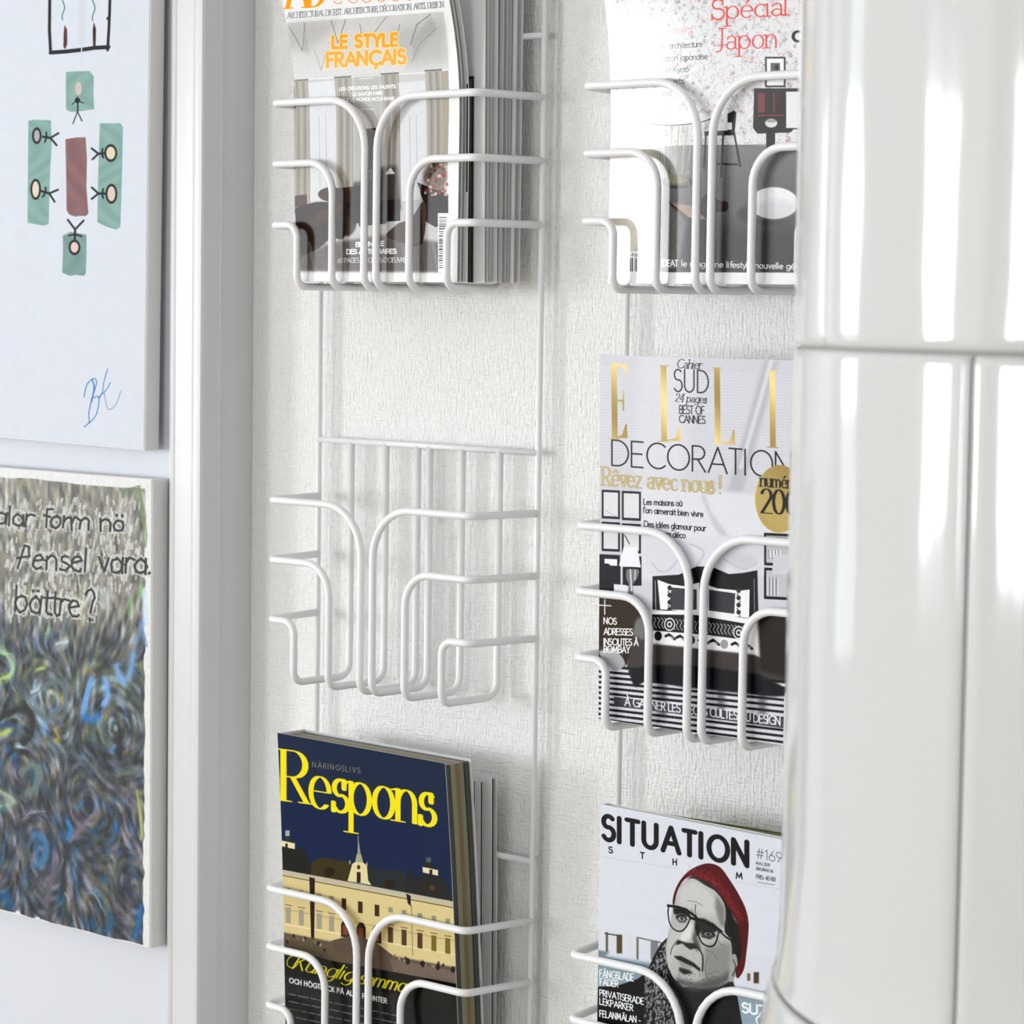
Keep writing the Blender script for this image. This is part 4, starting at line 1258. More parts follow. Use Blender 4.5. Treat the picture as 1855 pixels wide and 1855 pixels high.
    for ch, x, y in (('S', 410, 483), ('T', 664, 528), ('H', 924, 580), ('L', 1185, 625), ('M', 1430, 690)):
        if ch != 'L':
            A.text(ch, s5(x, y), s5(x + (32 if ch != 'M' else 50), y + 5), 10.5, 2.3, blk)
    A.line(Q((330, 515), (960, 610)), .7, (.70, .71, .75)); A.line(Q((1420, 715), (1800, 780)), .7, (.70, .71, .75))
    gy = (.28, .29, .32)
    A.text('#169', s5(1592, 528), s5(1800, 566), 18, 1.2, gy)
    A.text('MAJ 2011', s5(1588, 578), s5(1700, 596), 5, 1, gy); A.text('ÅRGÅNG 16', s5(1588, 622), s5(1725, 645), 5, 1, gy)
    A.text('PRIS: 40 KR', s5(1590, 690), s5(1745, 716), 7, 1.2, gy); A.line(Q((1600, 720), (1735, 742)), .9, gy)
    wt = (.95, .96, .97)
    A.text('FÄNGSLADE', s5(338, 1478), s5(610, 1512), 13, 2.0, wt, gap=.05); A.text('FÄDER', s5(340, 1542), s5(485, 1560), 11.5, 1.9, wt, gap=.05)
    A.text('PRIVATISERADE', s5(338, 1630), s5(690, 1700), 11.5, 1.9, wt, gap=.05); A.text('LEKPARKER', s5(338, 1697), s5(605, 1752), 11.5, 1.9, wt, gap=.05)
    A.text('FELANMÄLAN -', s5(338, 1796), s5(665, 1850), 11.5, 1.9, wt, gap=.05)
    A.text('SUZ', s5(1478, 1760), s5(1672, 1790), 17, 3.8, wt, gap=.05); A.text('O', s5(1590, 1850), s5(1640, 1856), 13, 3, wt)
    A.grain(.02, (int(A.ny / 5), int(A.nx / 5)))
    return A


def art_drawing(surf, w, h):
    A = Art(surf, w, h, (.82, .84, .88), S=3.2)
    k = 3.865
    Q = lambda *p: [(x / k, y / k) for x, y in p]
    ink = (.10, .10, .11)
    teal = lambda u, v: np.array([.50, .64, .61]) + .022 * np.sin(u * 90 + 9 * np.sin(v * 37))[..., None]
    A.line(Q((545, -300), (550, 470)), 1.2, (.74, .75, .79)); A.rect(*Q((520, -300))[0], *Q((575, 300))[0], (.80, .805, .84), .8)
    A.line(Q((325, -400), (322, 200), (332, 365)), 5.4, ink); A.line(Q((332, 362), (440, 352), (545, 338), (640, 322), (735, 315)), 7, ink, thin=7)
    A.line(Q((748, -400), (742, 60), (738, 180), (730, 335)), 4.8, ink); A.ell(*Q((732, 115))[0], 3.2, 3.2, ink)
    A.line(Q((548, 322), (550, 470)), 2.0, (.80, .805, .84))
    for x0 in (418, 630):
        A.line(Q(*[(x0 + 9 * math.sin(j * 1.3), -260 + j * 28) for j in range(15)]), 1.8, (.20, .38, .36), smooth=True)
    A.poly(Q((428, 165), (446, 200), (448, 300), (435, 335), (420, 320), (422, 220)), (.34, .15, .15)); A.poly(Q((632, 140), (648, 190), (646, 310), (628, 310), (624, 200)), (.22, .11, .12))
    A.poly(Q((440, 495), (520, 488), (605, 485), (635, 520), (634, 640), (640, 750), (560, 765), (480, 775), (443, 758), (440, 600)), teal)
    A.poly(Q((180, 842), (220, 832), (338, 836), (345, 1000), (335, 1200), (328, 1562), (290, 1572), (180, 1556)), teal)
    A.poly(Q((680, 848), (825, 845), (842, 875), (838, 1200), (830, 1570), (800, 1590), (730, 1570), (668, 1540), (672, 1180)), teal)
    A.poly(Q((427, 1640), (480, 1612), (592, 1630), (595, 1760), (590, 1905), (575, 1918), (520, 1912), (480, 1922), (425, 1898), (430, 1760)), lambda u, v: np.array([.46, .58, .57]) + .02 * np.sin(u * 90 + 9 * np.sin(v * 37))[..., None])
    A.poly(Q((440, 965), (510, 952), (582, 948), (592, 1100), (590, 1300), (605, 1480), (590, 1498), (500, 1502), (470, 1490), (453, 1460), (447, 1200)), lambda u, v: np.array([.52, .37, .37]) + .02 * np.sin(u * 90 + 6 * np.sin(v * 30))[..., None])
    for x, y in ((515, 1000), (485, 1070), (550, 1050), (485, 1310), (556, 1310), (515, 1430), (520, 1490)):
        A.ell(x / k, y / k, 3.6, 4.2, (.42, .40, .47), .8, blur=.6)
    def man(hx, hy, bx, by, skin, rx=8, ry=13):
        """head ring at (hx,hy), legs pointing at (bx,by)"""
        A.ell(hx / k, hy / k, rx + 2.8, ry + 3.2, ink); A.ell(hx / k, hy / k, rx - 1, ry - 1.5, skin)
        d = np.array([bx - hx, by - hy], float); L = np.hypot(*d); d /= L; n_ = np.array([-d[1], d[0]])
        P = lambda s, t: tuple((np.array([hx, hy]) + d * s * L + n_ * t * L) / k)
        A.line([P(.30, 0), P(.68, 0)], 4.0, ink); A.line([P(.42, -.22), P(.48, 0), P(.42, .24)], 3.2, ink); A.line([P(1, -.28), P(.66, 0), P(1, .30)], 3.6, ink)
    man(240, 945, 385, 965, (.66, .66, .68), 6, 12); man(235, 1320, 380, 1360, (.86, .80, .72), 7, 16)
    man(758, 1055, 628, 1065, (.86, .80, .70), 9, 13); man(765, 1340, 628, 1340, (.84, .76, .72), 8, 15)
    man(510, 1720, 515, 1530, (.84, .76, .72), 8, 11)
    A.ell(528 / k, 610 / k, 6, 12, (.82, .72, .69), .9, blur=.6); A.line(Q((523, 670), (525, 770)), 2.6, ink); A.ell(522 / k, 692 / k, 5, 5, ink); A.line(Q((485, 720), (520, 690), (565, 710)), 1.8, ink); A.line(Q((492, 855), (523, 770), (555, 835)), 2, ink)
    # blue signature
    S = lambda *p: [(x / k, 440 + y / k) for x, y in p]
    b = (.22, .47, .72)
    A.line(S((585, 1065), (605, 980), (650, 935), (672, 965), (640, 1080), (620, 1180), (622, 1240), (590, 1275)), 1.8, b, smooth=True)
    A.line(S((640, 940), (655, 1000), (638, 1100)), 2.6, b, smooth=True)
    A.line(S((635, 1080), (680, 1060), (690, 1100), (670, 1190), (622, 1250)), 1.7, b, smooth=True)
    A.line(S((750, 865), (725, 950), (715, 1020), (690, 1080)), 1.5, b, smooth=True); A.line(S((770, 960), (735, 1020), (690, 1060)), 1.5, b, smooth=True)
    A.line(S((725, 1020), (740, 1110), (765, 1150), (810, 1110), (842, 1020)), 1.4, (.42, .58, .72), smooth=True)
    A.grain(.012, (60, 40))
    return A


def art_swirls(surf, w, h):
    A = Art(surf, w, h, (.86, .86, .86), S=3.2)
    R = A.rng
    # painted field (its right end leaves a strip of bare canvas)
    x_end = lambda y: 262 + 6 * math.sin(y * .031) + 4 * math.sin(y * .11)
    tl = A.fit([(250, 880)])[0]; br = A.fit([(268, 1700)])[0]
    xe, yt, yb = br[0] * .985, tl[1], br[1]
    pxm = A.nx / max(1, A.nx)
    def col_at(v):
        r = R.random()
        if v > .80:
            return [(.45, .45, .40), (.38, .40, .36), (.52, .51, .44), (.60, .60, .58), (.33, .35, .32), (.55, .54, .40)][int(r * 6)]
        if v > .62:
            return [(.46, .47, .43), (.36, .38, .35), (.55, .56, .55), (.66, .67, .68), (.42, .47, .47), (.50, .50, .42)][int(r * 6)]
        if v > .35:
            return [(.24, .30, .32), (.36, .42, .44), (.17, .19, .22), (.38, .50, .62), (.32, .34, .36), (.55, .66, .70), (.28, .34, .28), (.42, .40, .30), (.36, .36, .44), (.10, .12, .15)][int(r * 10)]
        return [(.20, .24, .27), (.30, .34, .36), (.36, .35, .42), (.13, .14, .17), (.24, .28, .24), (.16, .36, .52), (.30, .28, .34), (.38, .38, .33), (.46, .44, .50), (.12, .20, .30)][int(r * 10)]
    # colour dabs dragged along a swirling flow, like a loaded brush
    ny, nx = A.ny, A.nx
    pal_top = np.array([(.47, .47, .43), (.40, .40, .37), (.53, .52, .46), (.66, .66, .65), (.30, .31, .30), (.52, .51, .41), (.50, .50, .49)])
    pal_mid = np.array([(.22, .28, .29), (.36, .42, .44), (.13, .15, .18), (.36, .54, .72), (.32, .34, .36), (.58, .68, .72), (.28, .35, .28), (.48, .45, .30), (.38, .37, .46), (.08, .09, .11), (.26, .33, .34), (.20, .24, .27)])
    pal_low = np.array([(.17, .20, .23), (.30, .34, .36), (.36, .35, .42), (.08, .09, .11), (.22, .27, .23), (.10, .36, .56), (.27, .25, .31), (.38, .38, .30), (.52, .50, .56), (.10, .17, .25), (.24, .27, .30), (.14, .15, .15)])
    cy_, cx_ = ny // 17, nx // 13
    vv = (np.arange(cy_) / cy_)[:, None] + np.zeros((1, cx_)) + R.normal(size=(cy_, cx_)) * .03
    def low(n_):
        g_ = R.random((n_, n_)); yy_ = np.linspace(0, n_ - 1.001, cy_); xx_ = np.linspace(0, n_ - 1.001, cx_)
        y0_, x0_ = yy_.astype(int), xx_.astype(int); fy_, fx_ = (yy_ - y0_)[:, None], (xx_ - x0_)[None]
        return g_[y0_][:, x0_] * (1 - fx_) * (1 - fy_) + g_[y0_][:, x0_ + 1] * fx_ * (1 - fy_) + g_[y0_ + 1][:, x0_] * (1 - fx_) * fy_ + g_[y0_ + 1][:, x0_ + 1] * fx_ * fy_
    pick = ((low(9) * .55 + R.random((cy_, cx_)) * .45) * 1.5 * 12).astype(int) + R.integers(0, 2, (cy_, cx_))
    cells = np.where((vv > .66)[..., None], pal_top[pick % 7], np.where((vv > .36)[..., None], pal_mid[pick % 12], pal_low[pick % 12]))
    cells = cells * (1 + R.normal(size=(cy_, cx_, 1)) * .10)
    gm = cells.mean(-1, keepdims=True)
    cells = gm + (cells - gm) * .8
    yi = np.minimum((np.arange(ny) * cy_ // ny), cy_ - 1)
    xi = np.minimum((np.arange(nx) * cx_ // nx), cx_ - 1)
    src = cells[yi][:, xi].astype(np.float32)
    X, Y = np.meshgrid(np.arange(nx, dtype=np.float32), np.arange(ny, dtype=np.float32))
    U, V = X / nx, Y / ny
    ang = (A.noise((7, 6)) - .5) * 5.0
    wsum = np.full_like(ang, .15)
    ax_, ay_ = np.cos(ang) * .15, np.sin(ang) * .15
    for cx, cy, sg, rad in ((.42, .16, 1, .13), (.62, .15, -1, .12), (.36, .45, 1, .15), (.88, .46, -1, .14), (.78, .28, 1, .12), (.55, .33, -1, .12), (.95, .12, 1, .10), (.25, .30, -1, .14), (.66, .50, 1, .12)):
        dx, dy = (U - cx), (V - cy) * ny / nx
        r = np.hypot(dx, dy) + 1e-4
        wt = np.exp(-(r / rad) ** 2)
        ax_ += wt * (-dy / r) * sg; ay_ += wt * (dx / r) * sg
    up = np.clip((V - .58) / .10, 0, 1)
    tilt_ = 1.5 + (A.noise((12, 14)) - .5) * .7
    ax_ = ax_ * (1 - up) + np.cos(tilt_) * up; ay_ = ay_ * (1 - up) + np.sin(tilt_) * up
    nn = np.hypot(ax_, ay_) + 1e-5
    ax_ /= nn; ay_ /= nn
    A.img[:] = src
    # particular features: lime and blue patches, dark arcs, pale lights
    F = lambda pts, wd, c, a=.85: A.line(pts, wd, c, a, smooth=True)
    F([(0, 1180), (18, 1190), (24, 1215), (10, 1228)], 9, (.60, .74, .60)); F([(0, 1232), (16, 1226)], 8, (.66, .76, .38)); F([(0, 1200), (5, 1205)], 8, (.06, .06, .07))
    F([(0, 1300), (22, 1290), (42, 1280)], 10, (.05, .07, .10)); F([(0, 1316), (14, 1312), (26, 1318)], 8, (.10, .24, .40)); F([(0, 1332), (18, 1322)], 7, (.62, .70, .34))
    F([(44, 1278), (58, 1300), (54, 1330), (40, 1346)], 12, (.07, .07, .08))
    F([(48, 1268), (80, 1245), (105, 1235), (118, 1262), (90, 1300), (62, 1285)], 9, (.33, .40, .42)); F([(60, 1256), (70, 1250)], 8, (.76, .80, .86))
    F([(100, 1170), (122, 1162)], 9, (.76, .82, .84)); F([(84, 1150), (88, 1140)], 6, (.55, .68, .52)); F([(70, 1214), (80, 1208)], 6, (.62, .72, .42))
    F([(150, 1290), (160, 1250), (165, 1232)], 10, (.40, .58, .80)); F([(190, 1230), (194, 1262), (186, 1280)], 10, (.45, .62, .84)); F([(152, 1300), (168, 1303), (180, 1296)], 9, (.08, .42, .72)); F([(175, 1280), (180, 1285)], 11, (.02, .02, .03))
    F([(212, 1205), (218, 1235), (228, 1232), (238, 1215), (240, 1185)], 9, (.42, .60, .80)); F([(222, 1170), (230, 1195)], 8, (.40, .37, .34)); F([(190, 1180), (205, 1165), (215, 1158)], 6, (.18, .18, .19))
    F([(255, 1130), (262, 1150), (268, 1170)], 7, (.36, .52, .70)); F([(180, 1070), (200, 1080)], 8, (.62, .68, .70)); F([(182, 1090), (190, 1100)], 9, (.68, .71, .72)); F([(238, 1085), (236, 1108)], 4, (.42, .66, .36)); F([(256, 1062), (256, 1080)], 5, (.48, .72, .44))
    F([(262, 1070), (264, 1130)], 9, (.74, .82, .90)); F([(215, 1340), (217, 1375)], 7, (.02, .02, .03)); F([(206, 1350), (204, 1365)], 5, (.32, .52, .74)); F([(216, 1330), (222, 1326)], 10, (.12, .10, .11))
    F([(42, 1395), (60, 1385), (72, 1395), (68, 1420), (52, 1440)], 13, (.36, .44, .42)); F([(0, 1435), (20, 1445), (24, 1455), (0, 1462)], 9, (.58, .66, .56)); F([(0, 1470), (8, 1462)], 6, (.06, .34, .44))
    F([(36, 1484), (70, 1475), (90, 1500), (92, 1550), (75, 1590), (45, 1590)], 5, (.16, .19, .24)); F([(60, 1510), (82, 1525), (78, 1560), (60, 1570)], 12, (.22, .42, .58)); F([(66, 1510), (68, 1550)], 4, (.06, .34, .52)); F([(42, 1484), (56, 1474), (80, 1472)], 4, (.55, .52, .60))
    F([(0, 1505), (30, 1512), (48, 1545), (44, 1580)], 8, (.26, .30, .34)); F([(120, 1488), (128, 1500), (122, 1520)], 8, (.10, .46, .72)); F([(140, 1465), (150, 1455)], 6, (.20, .44, .64)); F([(126, 1525), (150, 1495), (175, 1470)], 8, (.44, .40, .46))
    F([(112, 1620), (116, 1570), (130, 1530), (158, 1525)], 7, (.12, .14, .17)); F([(84, 1640), (92, 1600), (100, 1560)], 12, (.36, .34, .38)); F([(0, 1625), (14, 1622), (16, 1645)], 12, (.02, .28, .46)); F([(168, 1670), (172, 1685)], 9, (.04, .28, .42)); F([(198, 1655), (202, 1670), (192, 1690)], 9, (.05, .32, .46))
    F([(150, 1618), (172, 1622), (184, 1645)], 3, (.50, .56, .60)); F([(120, 1615), (126, 1630)], 4, (.66, .66, .64)); F([(210, 1405), (225, 1400), (250, 1398)], 8, (.34, .38, .34)); F([(250, 1432), (256, 1500), (254, 1520)], 5, (.66, .70, .42)); F([(256, 1640), (250, 1680), (246, 1700)], 8, (.05, .36, .58))
    F([(98, 1320), (106, 1336), (100, 1345)], 7, (.58, .54, .30)); F([(110, 1262), (114, 1272)], 6, (.66, .56, .20)); F([(150, 1220), (160, 1212), (172, 1222)], 4, (.58, .52, .26)); F([(222, 890), (250, 880)], 8, (.40, .46, .34)); F([(252, 880), (262, 960), (264, 990)], 7, (.44, .50, .36))
    for x, y in ((32, 1655), (68, 1666)):
        A.ell(x, y, 5, 5, (.85, .85, .86))
    src = np.stack([A._soft(A.img[:, :, q_], 2) for q_ in range(3)], -1)
    A.img[:] = (.86, .86, .86)
    acc, cnt = src.copy(), 1
    for sg in (1, -1):
        px_, py_ = X.copy(), Y.copy()
        for k in range(8):
            ii = (np.clip(py_, 0, ny - 1).astype(int), np.clip(px_, 0, nx - 1).astype(int))
            px_ += sg * 2.0 * ax_[ii]; py_ += sg * 2.0 * ay_[ii]
            ii = (np.clip(py_, 0, ny - 1).astype(int), np.clip(px_, 0, nx - 1).astype(int))
            acc += src[ii]; cnt += 1
    field = acc / cnt
    field = (field - field.mean((0, 1))) * 1.22 + field.mean((0, 1))
    fine = A.noise((ny // 3, nx // 3))
    field = field + (fine[:, :, None] - .5) * .06
    edge_x = xe + (A.noise((50, 2)) - .5) * 9
    inside = np.clip(edge_x - X, 0, 1) * np.clip(Y - ny * (.001 + .004 * A.noise((3, 24))), 0, 1) * np.clip(ny * (.982 - .006 * A.noise((3, 20))) - Y, 0, 1)
    A.img[:] = A.img * (1 - inside[..., None]) + np.clip(field, .02, .95) * inside[..., None]
    # the same accents once more, thin and dry
    F = lambda pts, wd, c, a=.62: A.line([(x_ + R.normal() * 1.5, y_ + R.normal() * 1.5) for x_, y_ in pts], wd * .62, c, a, smooth=True)
    F([(0, 1180), (18, 1190), (24, 1215), (10, 1228)], 9, (.60, .74, .60)); F([(0, 1232), (16, 1226)], 8, (.66, .76, .38)); F([(0, 1200), (5, 1205)], 8, (.06, .06, .07))
    F([(0, 1300), (22, 1290), (42, 1280)], 10, (.05, .07, .10)); F([(0, 1316), (14, 1312), (26, 1318)], 8, (.10, .24, .40)); F([(0, 1332), (18, 1322)], 7, (.62, .70, .34))
    F([(44, 1278), (58, 1300), (54, 1330), (40, 1346)], 12, (.07, .07, .08))
    F([(48, 1268), (80, 1245), (105, 1235), (118, 1262), (90, 1300), (62, 1285)], 9, (.33, .40, .42)); F([(60, 1256), (70, 1250)], 8, (.76, .80, .86))
    F([(100, 1170), (122, 1162)], 9, (.76, .82, .84)); F([(84, 1150), (88, 1140)], 6, (.55, .68, .52)); F([(70, 1214), (80, 1208)], 6, (.62, .72, .42))
    F([(150, 1290), (160, 1250), (165, 1232)], 10, (.40, .58, .80)); F([(190, 1230), (194, 1262), (186, 1280)], 10, (.45, .62, .84)); F([(152, 1300), (168, 1303), (180, 1296)], 9, (.08, .42, .72)); F([(175, 1280), (180, 1285)], 11, (.02, .02, .03))
    F([(212, 1205), (218, 1235), (228, 1232), (238, 1215), (240, 1185)], 9, (.42, .60, .80)); F([(222, 1170), (230, 1195)], 8, (.40, .37, .34)); F([(190, 1180), (205, 1165), (215, 1158)], 6, (.18, .18, .19))
    F([(255, 1130), (262, 1150), (268, 1170)], 7, (.36, .52, .70)); F([(180, 1070), (200, 1080)], 8, (.62, .68, .70)); F([(182, 1090), (190, 1100)], 9, (.68, .71, .72)); F([(238, 1085), (236, 1108)], 4, (.42, .66, .36)); F([(256, 1062), (256, 1080)], 5, (.48, .72, .44))
    F([(262, 1070), (264, 1130)], 9, (.74, .82, .90)); F([(215, 1340), (217, 1375)], 7, (.02, .02, .03)); F([(206, 1350), (204, 1365)], 5, (.32, .52, .74)); F([(216, 1330), (222, 1326)], 10, (.12, .10, .11))
    F([(42, 1395), (60, 1385), (72, 1395), (68, 1420), (52, 1440)], 13, (.36, .44, .42)); F([(0, 1435), (20, 1445), (24, 1455), (0, 1462)], 9, (.58, .66, .56)); F([(0, 1470), (8, 1462)], 6, (.06, .34, .44))
    F([(36, 1484), (70, 1475), (90, 1500), (92, 1550), (75, 1590), (45, 1590)], 5, (.16, .19, .24)); F([(60, 1510), (82, 1525), (78, 1560), (60, 1570)], 12, (.22, .42, .58)); F([(66, 1510), (68, 1550)], 4, (.06, .34, .52)); F([(42, 1484), (56, 1474), (80, 1472)], 4, (.55, .52, .60))
    F([(0, 1505), (30, 1512), (48, 1545), (44, 1580)], 8, (.26, .30, .34)); F([(120, 1488), (128, 1500), (122, 1520)], 8, (.10, .46, .72)); F([(140, 1465), (150, 1455)], 6, (.20, .44, .64)); F([(126, 1525), (150, 1495), (175, 1470)], 8, (.44, .40, .46))
    F([(112, 1620), (116, 1570), (130, 1530), (158, 1525)], 7, (.12, .14, .17)); F([(84, 1640), (92, 1600), (100, 1560)], 12, (.36, .34, .38)); F([(0, 1625), (14, 1622), (16, 1645)], 12, (.02, .28, .46)); F([(168, 1670), (172, 1685)], 9, (.04, .28, .42)); F([(198, 1655), (202, 1670), (192, 1690)], 9, (.05, .32, .46))
    F([(150, 1618), (172, 1622), (184, 1645)], 3, (.50, .56, .60)); F([(120, 1615), (126, 1630)], 4, (.66, .66, .64)); F([(210, 1405), (225, 1400), (250, 1398)], 8, (.34, .38, .34)); F([(250, 1432), (256, 1500), (254, 1520)], 5, (.66, .70, .42)); F([(256, 1640), (250, 1680), (246, 1700)], 8, (.05, .36, .58))
    F([(98, 1320), (106, 1336), (100, 1345)], 7, (.58, .54, .30)); F([(110, 1262), (114, 1272)], 6, (.66, .56, .20)); F([(150, 1220), (160, 1212), (172, 1222)], 4, (.58, .52, .26)); F([(222, 890), (250, 880)], 8, (.40, .46, .34)); F([(252, 880), (262, 960), (264, 990)], 7, (.44, .50, .36))
    for x, y in ((32, 1655), (68, 1666)):
        A.ell(x, y, 5, 5, (.85, .85, .86))
    # pale flecks, then handwriting in black with pale edges
    for k in range(330):
        x, y = 10 + R.random() * 245, 900 + R.random() * 215
        if y > 1070 and x > 180:
            continue
        t = 1.35 + R.normal() * .25
        L = 5 + R.random() * 12
        A.line([(x, y), (x - L * math.cos(t) * .5, y + L * math.sin(t))], 2.2 + R.random() * 1.5, (.80, .80, .79), .75)
    for s, a, b, cap in (('falar form nö', (-22, 949), (226, 964), 34), ('Pensel vara.', (31, 1030), (278, 1040), 42), ('bättre', (28, 1108), (146, 1118), 48), ('?', (155, 1122), (172, 1124), 56)):
        for dx_, dy_ in ((4, 5), (-3, 3), (2, -6), (6, -2)):
            A.text(s, (a[0] + dx_, a[1] + dy_), (b[0] + dx_, b[1] + dy_), cap, 3.0, (.80, .80, .79), .7, slant=.05, wob=1.6)
        A.text(s, a, b, cap, 4.0, (.07, .07, .07), slant=.05, wob=.9)
    A.grain(.05, (int(A.ny / 6), int(A.nx / 6)))
    return A


# ================================================================== magazines in the racks
def cover_tuple(px, py, Y):
    p = at(px, py, Y)
    return p.x, p.z - Z0


# upper basket of the first rack, from the front
X, z = cover_tuple(533, 507, -.070)
w = cover_tuple(828, 509, -.070)[0] - X
s = sheet(X, .1325, -.0700, w, .292, -.0005, curl=.150, cs=.44)
magazine('magazine with orange title LE STYLE FRANÇAIS over a photo of a panelled sitting room', s, .0115, print_material('living_room_cover', art_ad(s, w, .292), .26, .12), [M['page'], M['page_grey']], w=w, h=.292, sheaves=5)


def back_magazine(label, xr_px, Yf, T, top, fm, pages, lean=.002, X0=.016, sheaves=3, cs=.5, curl=0., z0=.1325, inset=.006):
    """magazine standing behind others: its rear right edge falls at xr_px"""
    xr = at(xr_px, 330 if z0 > 0 else 1650, Yf + T).x
    w_ = xr - X0
    s_ = sheet(X0, z0, Yf, w_, top - z0, lean, curl=curl, cs=cs)
    return magazine(label, s_, T, fm, pages, back_m=fm, w=w_, h=top - z0, sheaves=sheaves, inset=inset)


back_magazine('magazine with a dark cover edge showing between the orange-titled one and the pale stack', 859, -.0580, .0065, .292, M['cover_dark'], [M['cover_dark']], inset=.001)
back_magazine('thickest pale magazine in the upper basket, behind the dark-covered one', 903, -.0505, .0150, .430, M['cover_white'], [M['page'], M['page_grey'], M['page']], lean=.004, sheaves=4)
back_magazine('pale magazine between the thick pale one and the rearmost in the upper basket', 925, -.0345, .0095, .425, M['cover_grey'], [M['page'], M['page_grey']], lean=.002)
back_magazine('rearmost thin magazine in the upper basket, against the back wires', 944, -.0240, .0080, .420, M['cover_white'], [M['page'], M['page']], lean=.000)

# lower basket of the first rack
X, z = cover_tuple(503.5, 1700, -.0745)
xr = cover_tuple(823, 1660, -.0745)[0]
zt = cover_tuple(490, 1328, -.082)[1]
zb = -PITCH - .192
h = zt - zb
s = sheet(X, zb, -.0640, xr - X, h, .0100, .0205, curl=.012, cs=.50)
magazine('thick navy magazine with large yellow title above a floodlit palace, olive page edges', s, .0300, print_material('palace_cover', art_respons(s, xr - X, h), .22, .16), [M['page_dark'], M['page_olive'], M['page_brown'], M['page_olive']], w=xr - X, h=h, sheaves=5, inset=.003)
for lab, xp, Yf, T, tp in (('white magazine directly behind the navy palace one in the lower basket', 870, -.0338, .0063, -.262),
                           ('thin white magazine between two others behind the navy palace one', 882, -.0272, .0058, -.263),
                           ('rearmost white magazine with a black dot on its edge in the lower basket', 903, -.0211, .0063, -.260)):
    back_magazine(lab, xp, Yf, T, tp, M['cover_white'], [M['page'], M['cover_dark'], M['page']], lean=.004, z0=zb, X0=.018, sheaves=3, inset=.004)

# second rack: upper, middle, lower
X, z = cover_tuple(1094.5, 515, -.0700)
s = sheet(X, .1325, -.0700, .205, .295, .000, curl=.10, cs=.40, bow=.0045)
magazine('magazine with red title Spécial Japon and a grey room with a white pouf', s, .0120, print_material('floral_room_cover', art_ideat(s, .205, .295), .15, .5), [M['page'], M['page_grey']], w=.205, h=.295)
X, z = cover_tuple(1085, 1250, -.0710)
zt = cover_tuple(1083, 643, -.0765)[1]
h = zt + .192
s = sheet(X, -.192, -.0710, .212, h, .0045, curl=.004)
magazine('magazine with tall gold letters above a black and white bedroom with striped floor', s, .0100, print_material('bedroom_cover', art_elle(s, .212, h), .24, .15), [M['page']], w=.212, h=h)
X, z = cover_tuple(1078, 1720, -.0730)
zt = cover_tuple(1083, 1456, -.0735)[1]
h = zt - zb
s = sheet(X, zb, -.0690, .205, h, .0040, .0100, rot=-.012)
magazine('white magazine with bold black title and a man in red beanie and glasses', s, .0080, print_material('portrait_cover', art_situation(s, .205, h), .26, .15), [M['page']], w=.205, h=h)
s = sheet(X + .010, zb - .004, -.0600, .205, h, .0010, .006, rot=.012)
magazine('dark olive magazine peeking out above the cover with the man in a beanie', s, .0080, M['cover_green'], [M['page_olive']], back_m=M['cover_green'], w=.205, h=h)


# ================================================================== canvases on the panel
def wrapped_canvas(label, xr, zb_, w_, h_, art_fn, name, tilt=0.0, relief=0.0, rough=.75, Yf=-.0765, Yk=-.0600):
    root = empty('canvas_picture', (xr - w_ / 2, Yk, Z0 + zb_), label, 'painting', None)
    s_ = sheet(xr - w_, zb_, Yf, w_, h_, 0.0)
    bm = bmesh.new()
    add_box(bm, xr - w_, xr, Yf + .0006, Yk, Z0 + zb_, Z0 + zb_ + h_, .0016, 2)
    body = bm_link('stretched_canvas', bm, M['canvas'])
    face = slab('painted_face', s_, 0, .0012, print_material(name, art_fn(s_, w_, h_), rough, .3, relief), None, u0=.003, u1=.997, v0=.002, v1=.998, nu=4, nv=6, side_mat=M['canvas'])
    bm = bmesh.new()
    add_box(bm, xr - w_ + .03, xr - w_ + .07, Yk - .001, -.0534, Z0 + zb_ + h_ - .06, Z0 + zb_ + h_ - .03)
    hook = bm_link('hanging_hook', bm, M['wire'])
    adopt(root, body, face, hook)
    root.rotation_euler.y = tilt
    return root


p = at(262, 812, -.0765)
wrapped_canvas('white canvas with a child-like top view of stick figures around a table', p.x, p.z - Z0 + .0005, .42, .56, art_drawing, 'figures_drawing', tilt=math.radians(.75))
p2 = at(272, 1719, -.0745)
p3 = at(272, 868, -.0745)
wrapped_canvas('canvas of thick blue and grey swirls with handwritten black words', p2.x, p2.z - Z0, .40, p3.z - p2.z, art_swirls, 'swirl_painting', relief=.0005, rough=.5, Yf=-.0745, Yk=-.0560)

# ================================================================== round tiled stove
SX, SY, SR = 1.024, -0.321, 0.250
stove = empty('tiled_stove', (SX, SY, 0), 'tall round stove of glossy white glazed tiles standing before the second rack', 'stove')


def stove_z(px, py):
    """height of the stove's surface seen at a pixel"""
    d = ray(px, py)
    a = d.x ** 2 + d.y ** 2
    ox, oy = CO.x - SX, CO.y - SY
    b = ox * d.x + oy * d.y
    c = ox * ox + oy * oy - SR ** 2
    disc = max(0.0, b * b - a * c)
    t = (-b - math.sqrt(disc)) / a
    return CO.z + d.z * t


ZS = stove_z(1560, 634)            # level seam
ZM = stove_z(1480, 1855)           # top of the moulded ring
TH = ZS - ZM


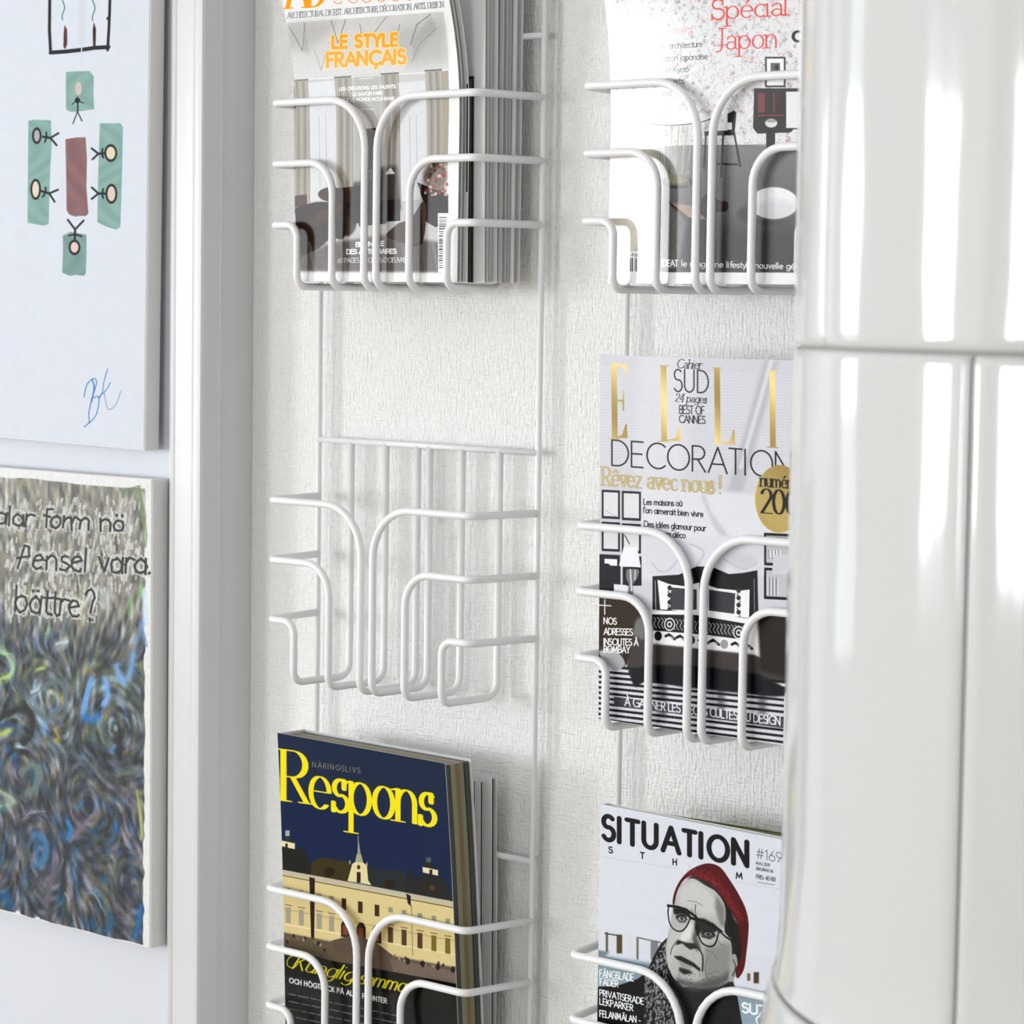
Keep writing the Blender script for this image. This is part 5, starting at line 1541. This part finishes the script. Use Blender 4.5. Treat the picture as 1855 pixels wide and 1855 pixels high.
def lathe(name, prof, m, parent, n=96):
    vs, fs = [], []
    for r, z_ in prof:
        for k in range(n):
            a = 2 * math.pi * k / n
            vs.append((SX + r * math.cos(a), SY + r * math.sin(a), z_))
    for j in range(len(prof) - 1):
        for k in range(n):
            fs.append((j * n + k, j * n + (k + 1) % n, (j + 1) * n + (k + 1) % n, (j + 1) * n + k))
    fs.append(tuple(range(n))[::-1]); fs.append(tuple(range((len(prof) - 1) * n, len(prof) * n)))
    o = link_mesh(name, vs, fs, m, None, smooth=True)
    adopt(parent, o)
    return o


lathe('core', [(SR - .004, .02), (SR - .004, 2.5)], M['grout'], stove)
lathe('base_moulding', [(SR + .030, 0.0), (SR + .030, ZM - .12), (SR + .024, ZM - .085), (SR + .015, ZM - .050), (SR + .009, ZM - .020), (SR + .0065, ZM - .006), (SR + .0055, ZM - .0016), (SR + .003, ZM - .0008), (SR - .008, ZM - .0006)], M['glaze'], stove)
lathe('crown_moulding', [(SR - .008, 2.48), (SR + .03, 2.50), (SR + .05, 2.54), (SR + .05, 2.60), (SR + .02, 2.62), (SR - .02, 2.63)], M['glaze'], stove)
# camera-side angle of the tangent point
view = math.atan2(CO.y - SY, CO.x - SX)
for r in range(4):
    zb_ = ZM + r * TH
    off = view - math.radians(33) if r % 2 == 0 else view - math.radians(61)
    for k in range(6):
        a0 = off + k * math.radians(60)
        ga, gz, WA = .0006, .0011, math.radians(60)
        edge = [0, .0006, .0014, .0026, .0045, .009]
        us = [e_ / SR for e_ in edge] + [WA * q_ / 14 for q_ in range(1, 14)] + [WA - e_ / SR for e_ in edge[::-1]]
        zs = edge + [TH * q_ / 12 for q_ in range(1, 12)] + [TH - e_ for e_ in edge[::-1]]
        nu, nv = len(us) - 1, len(zs) - 1
        vs, fs = [], []
        for zz in zs:
            for aa in us:
                a = a0 + ga / SR + aa * (1 - 2 * ga / SR / WA)
                z_ = zb_ + gz + zz * (1 - 2 * gz / TH)
                eu, ev = min(aa, WA - aa) * SR, min(zz, TH - zz)
                rr = SR - .0018 * math.exp(-eu / .0016) - .0018 * math.exp(-ev / .0016)
                if r == 0:
                    rr += .0045 * math.exp(-zz / .010)          # lowest row flares towards the moulding
                vs.append((SX + rr * math.cos(a), SY + rr * math.sin(a), z_))
        for j in range(nv):
            for i in range(nu):
                q_ = j * (nu + 1) + i
                fs.append((q_, q_ + 1, q_ + nu + 2, q_ + nu + 1))
        o = link_mesh('tile', vs, fs, M['glaze'], None, smooth=True)
        adopt(stove, o)
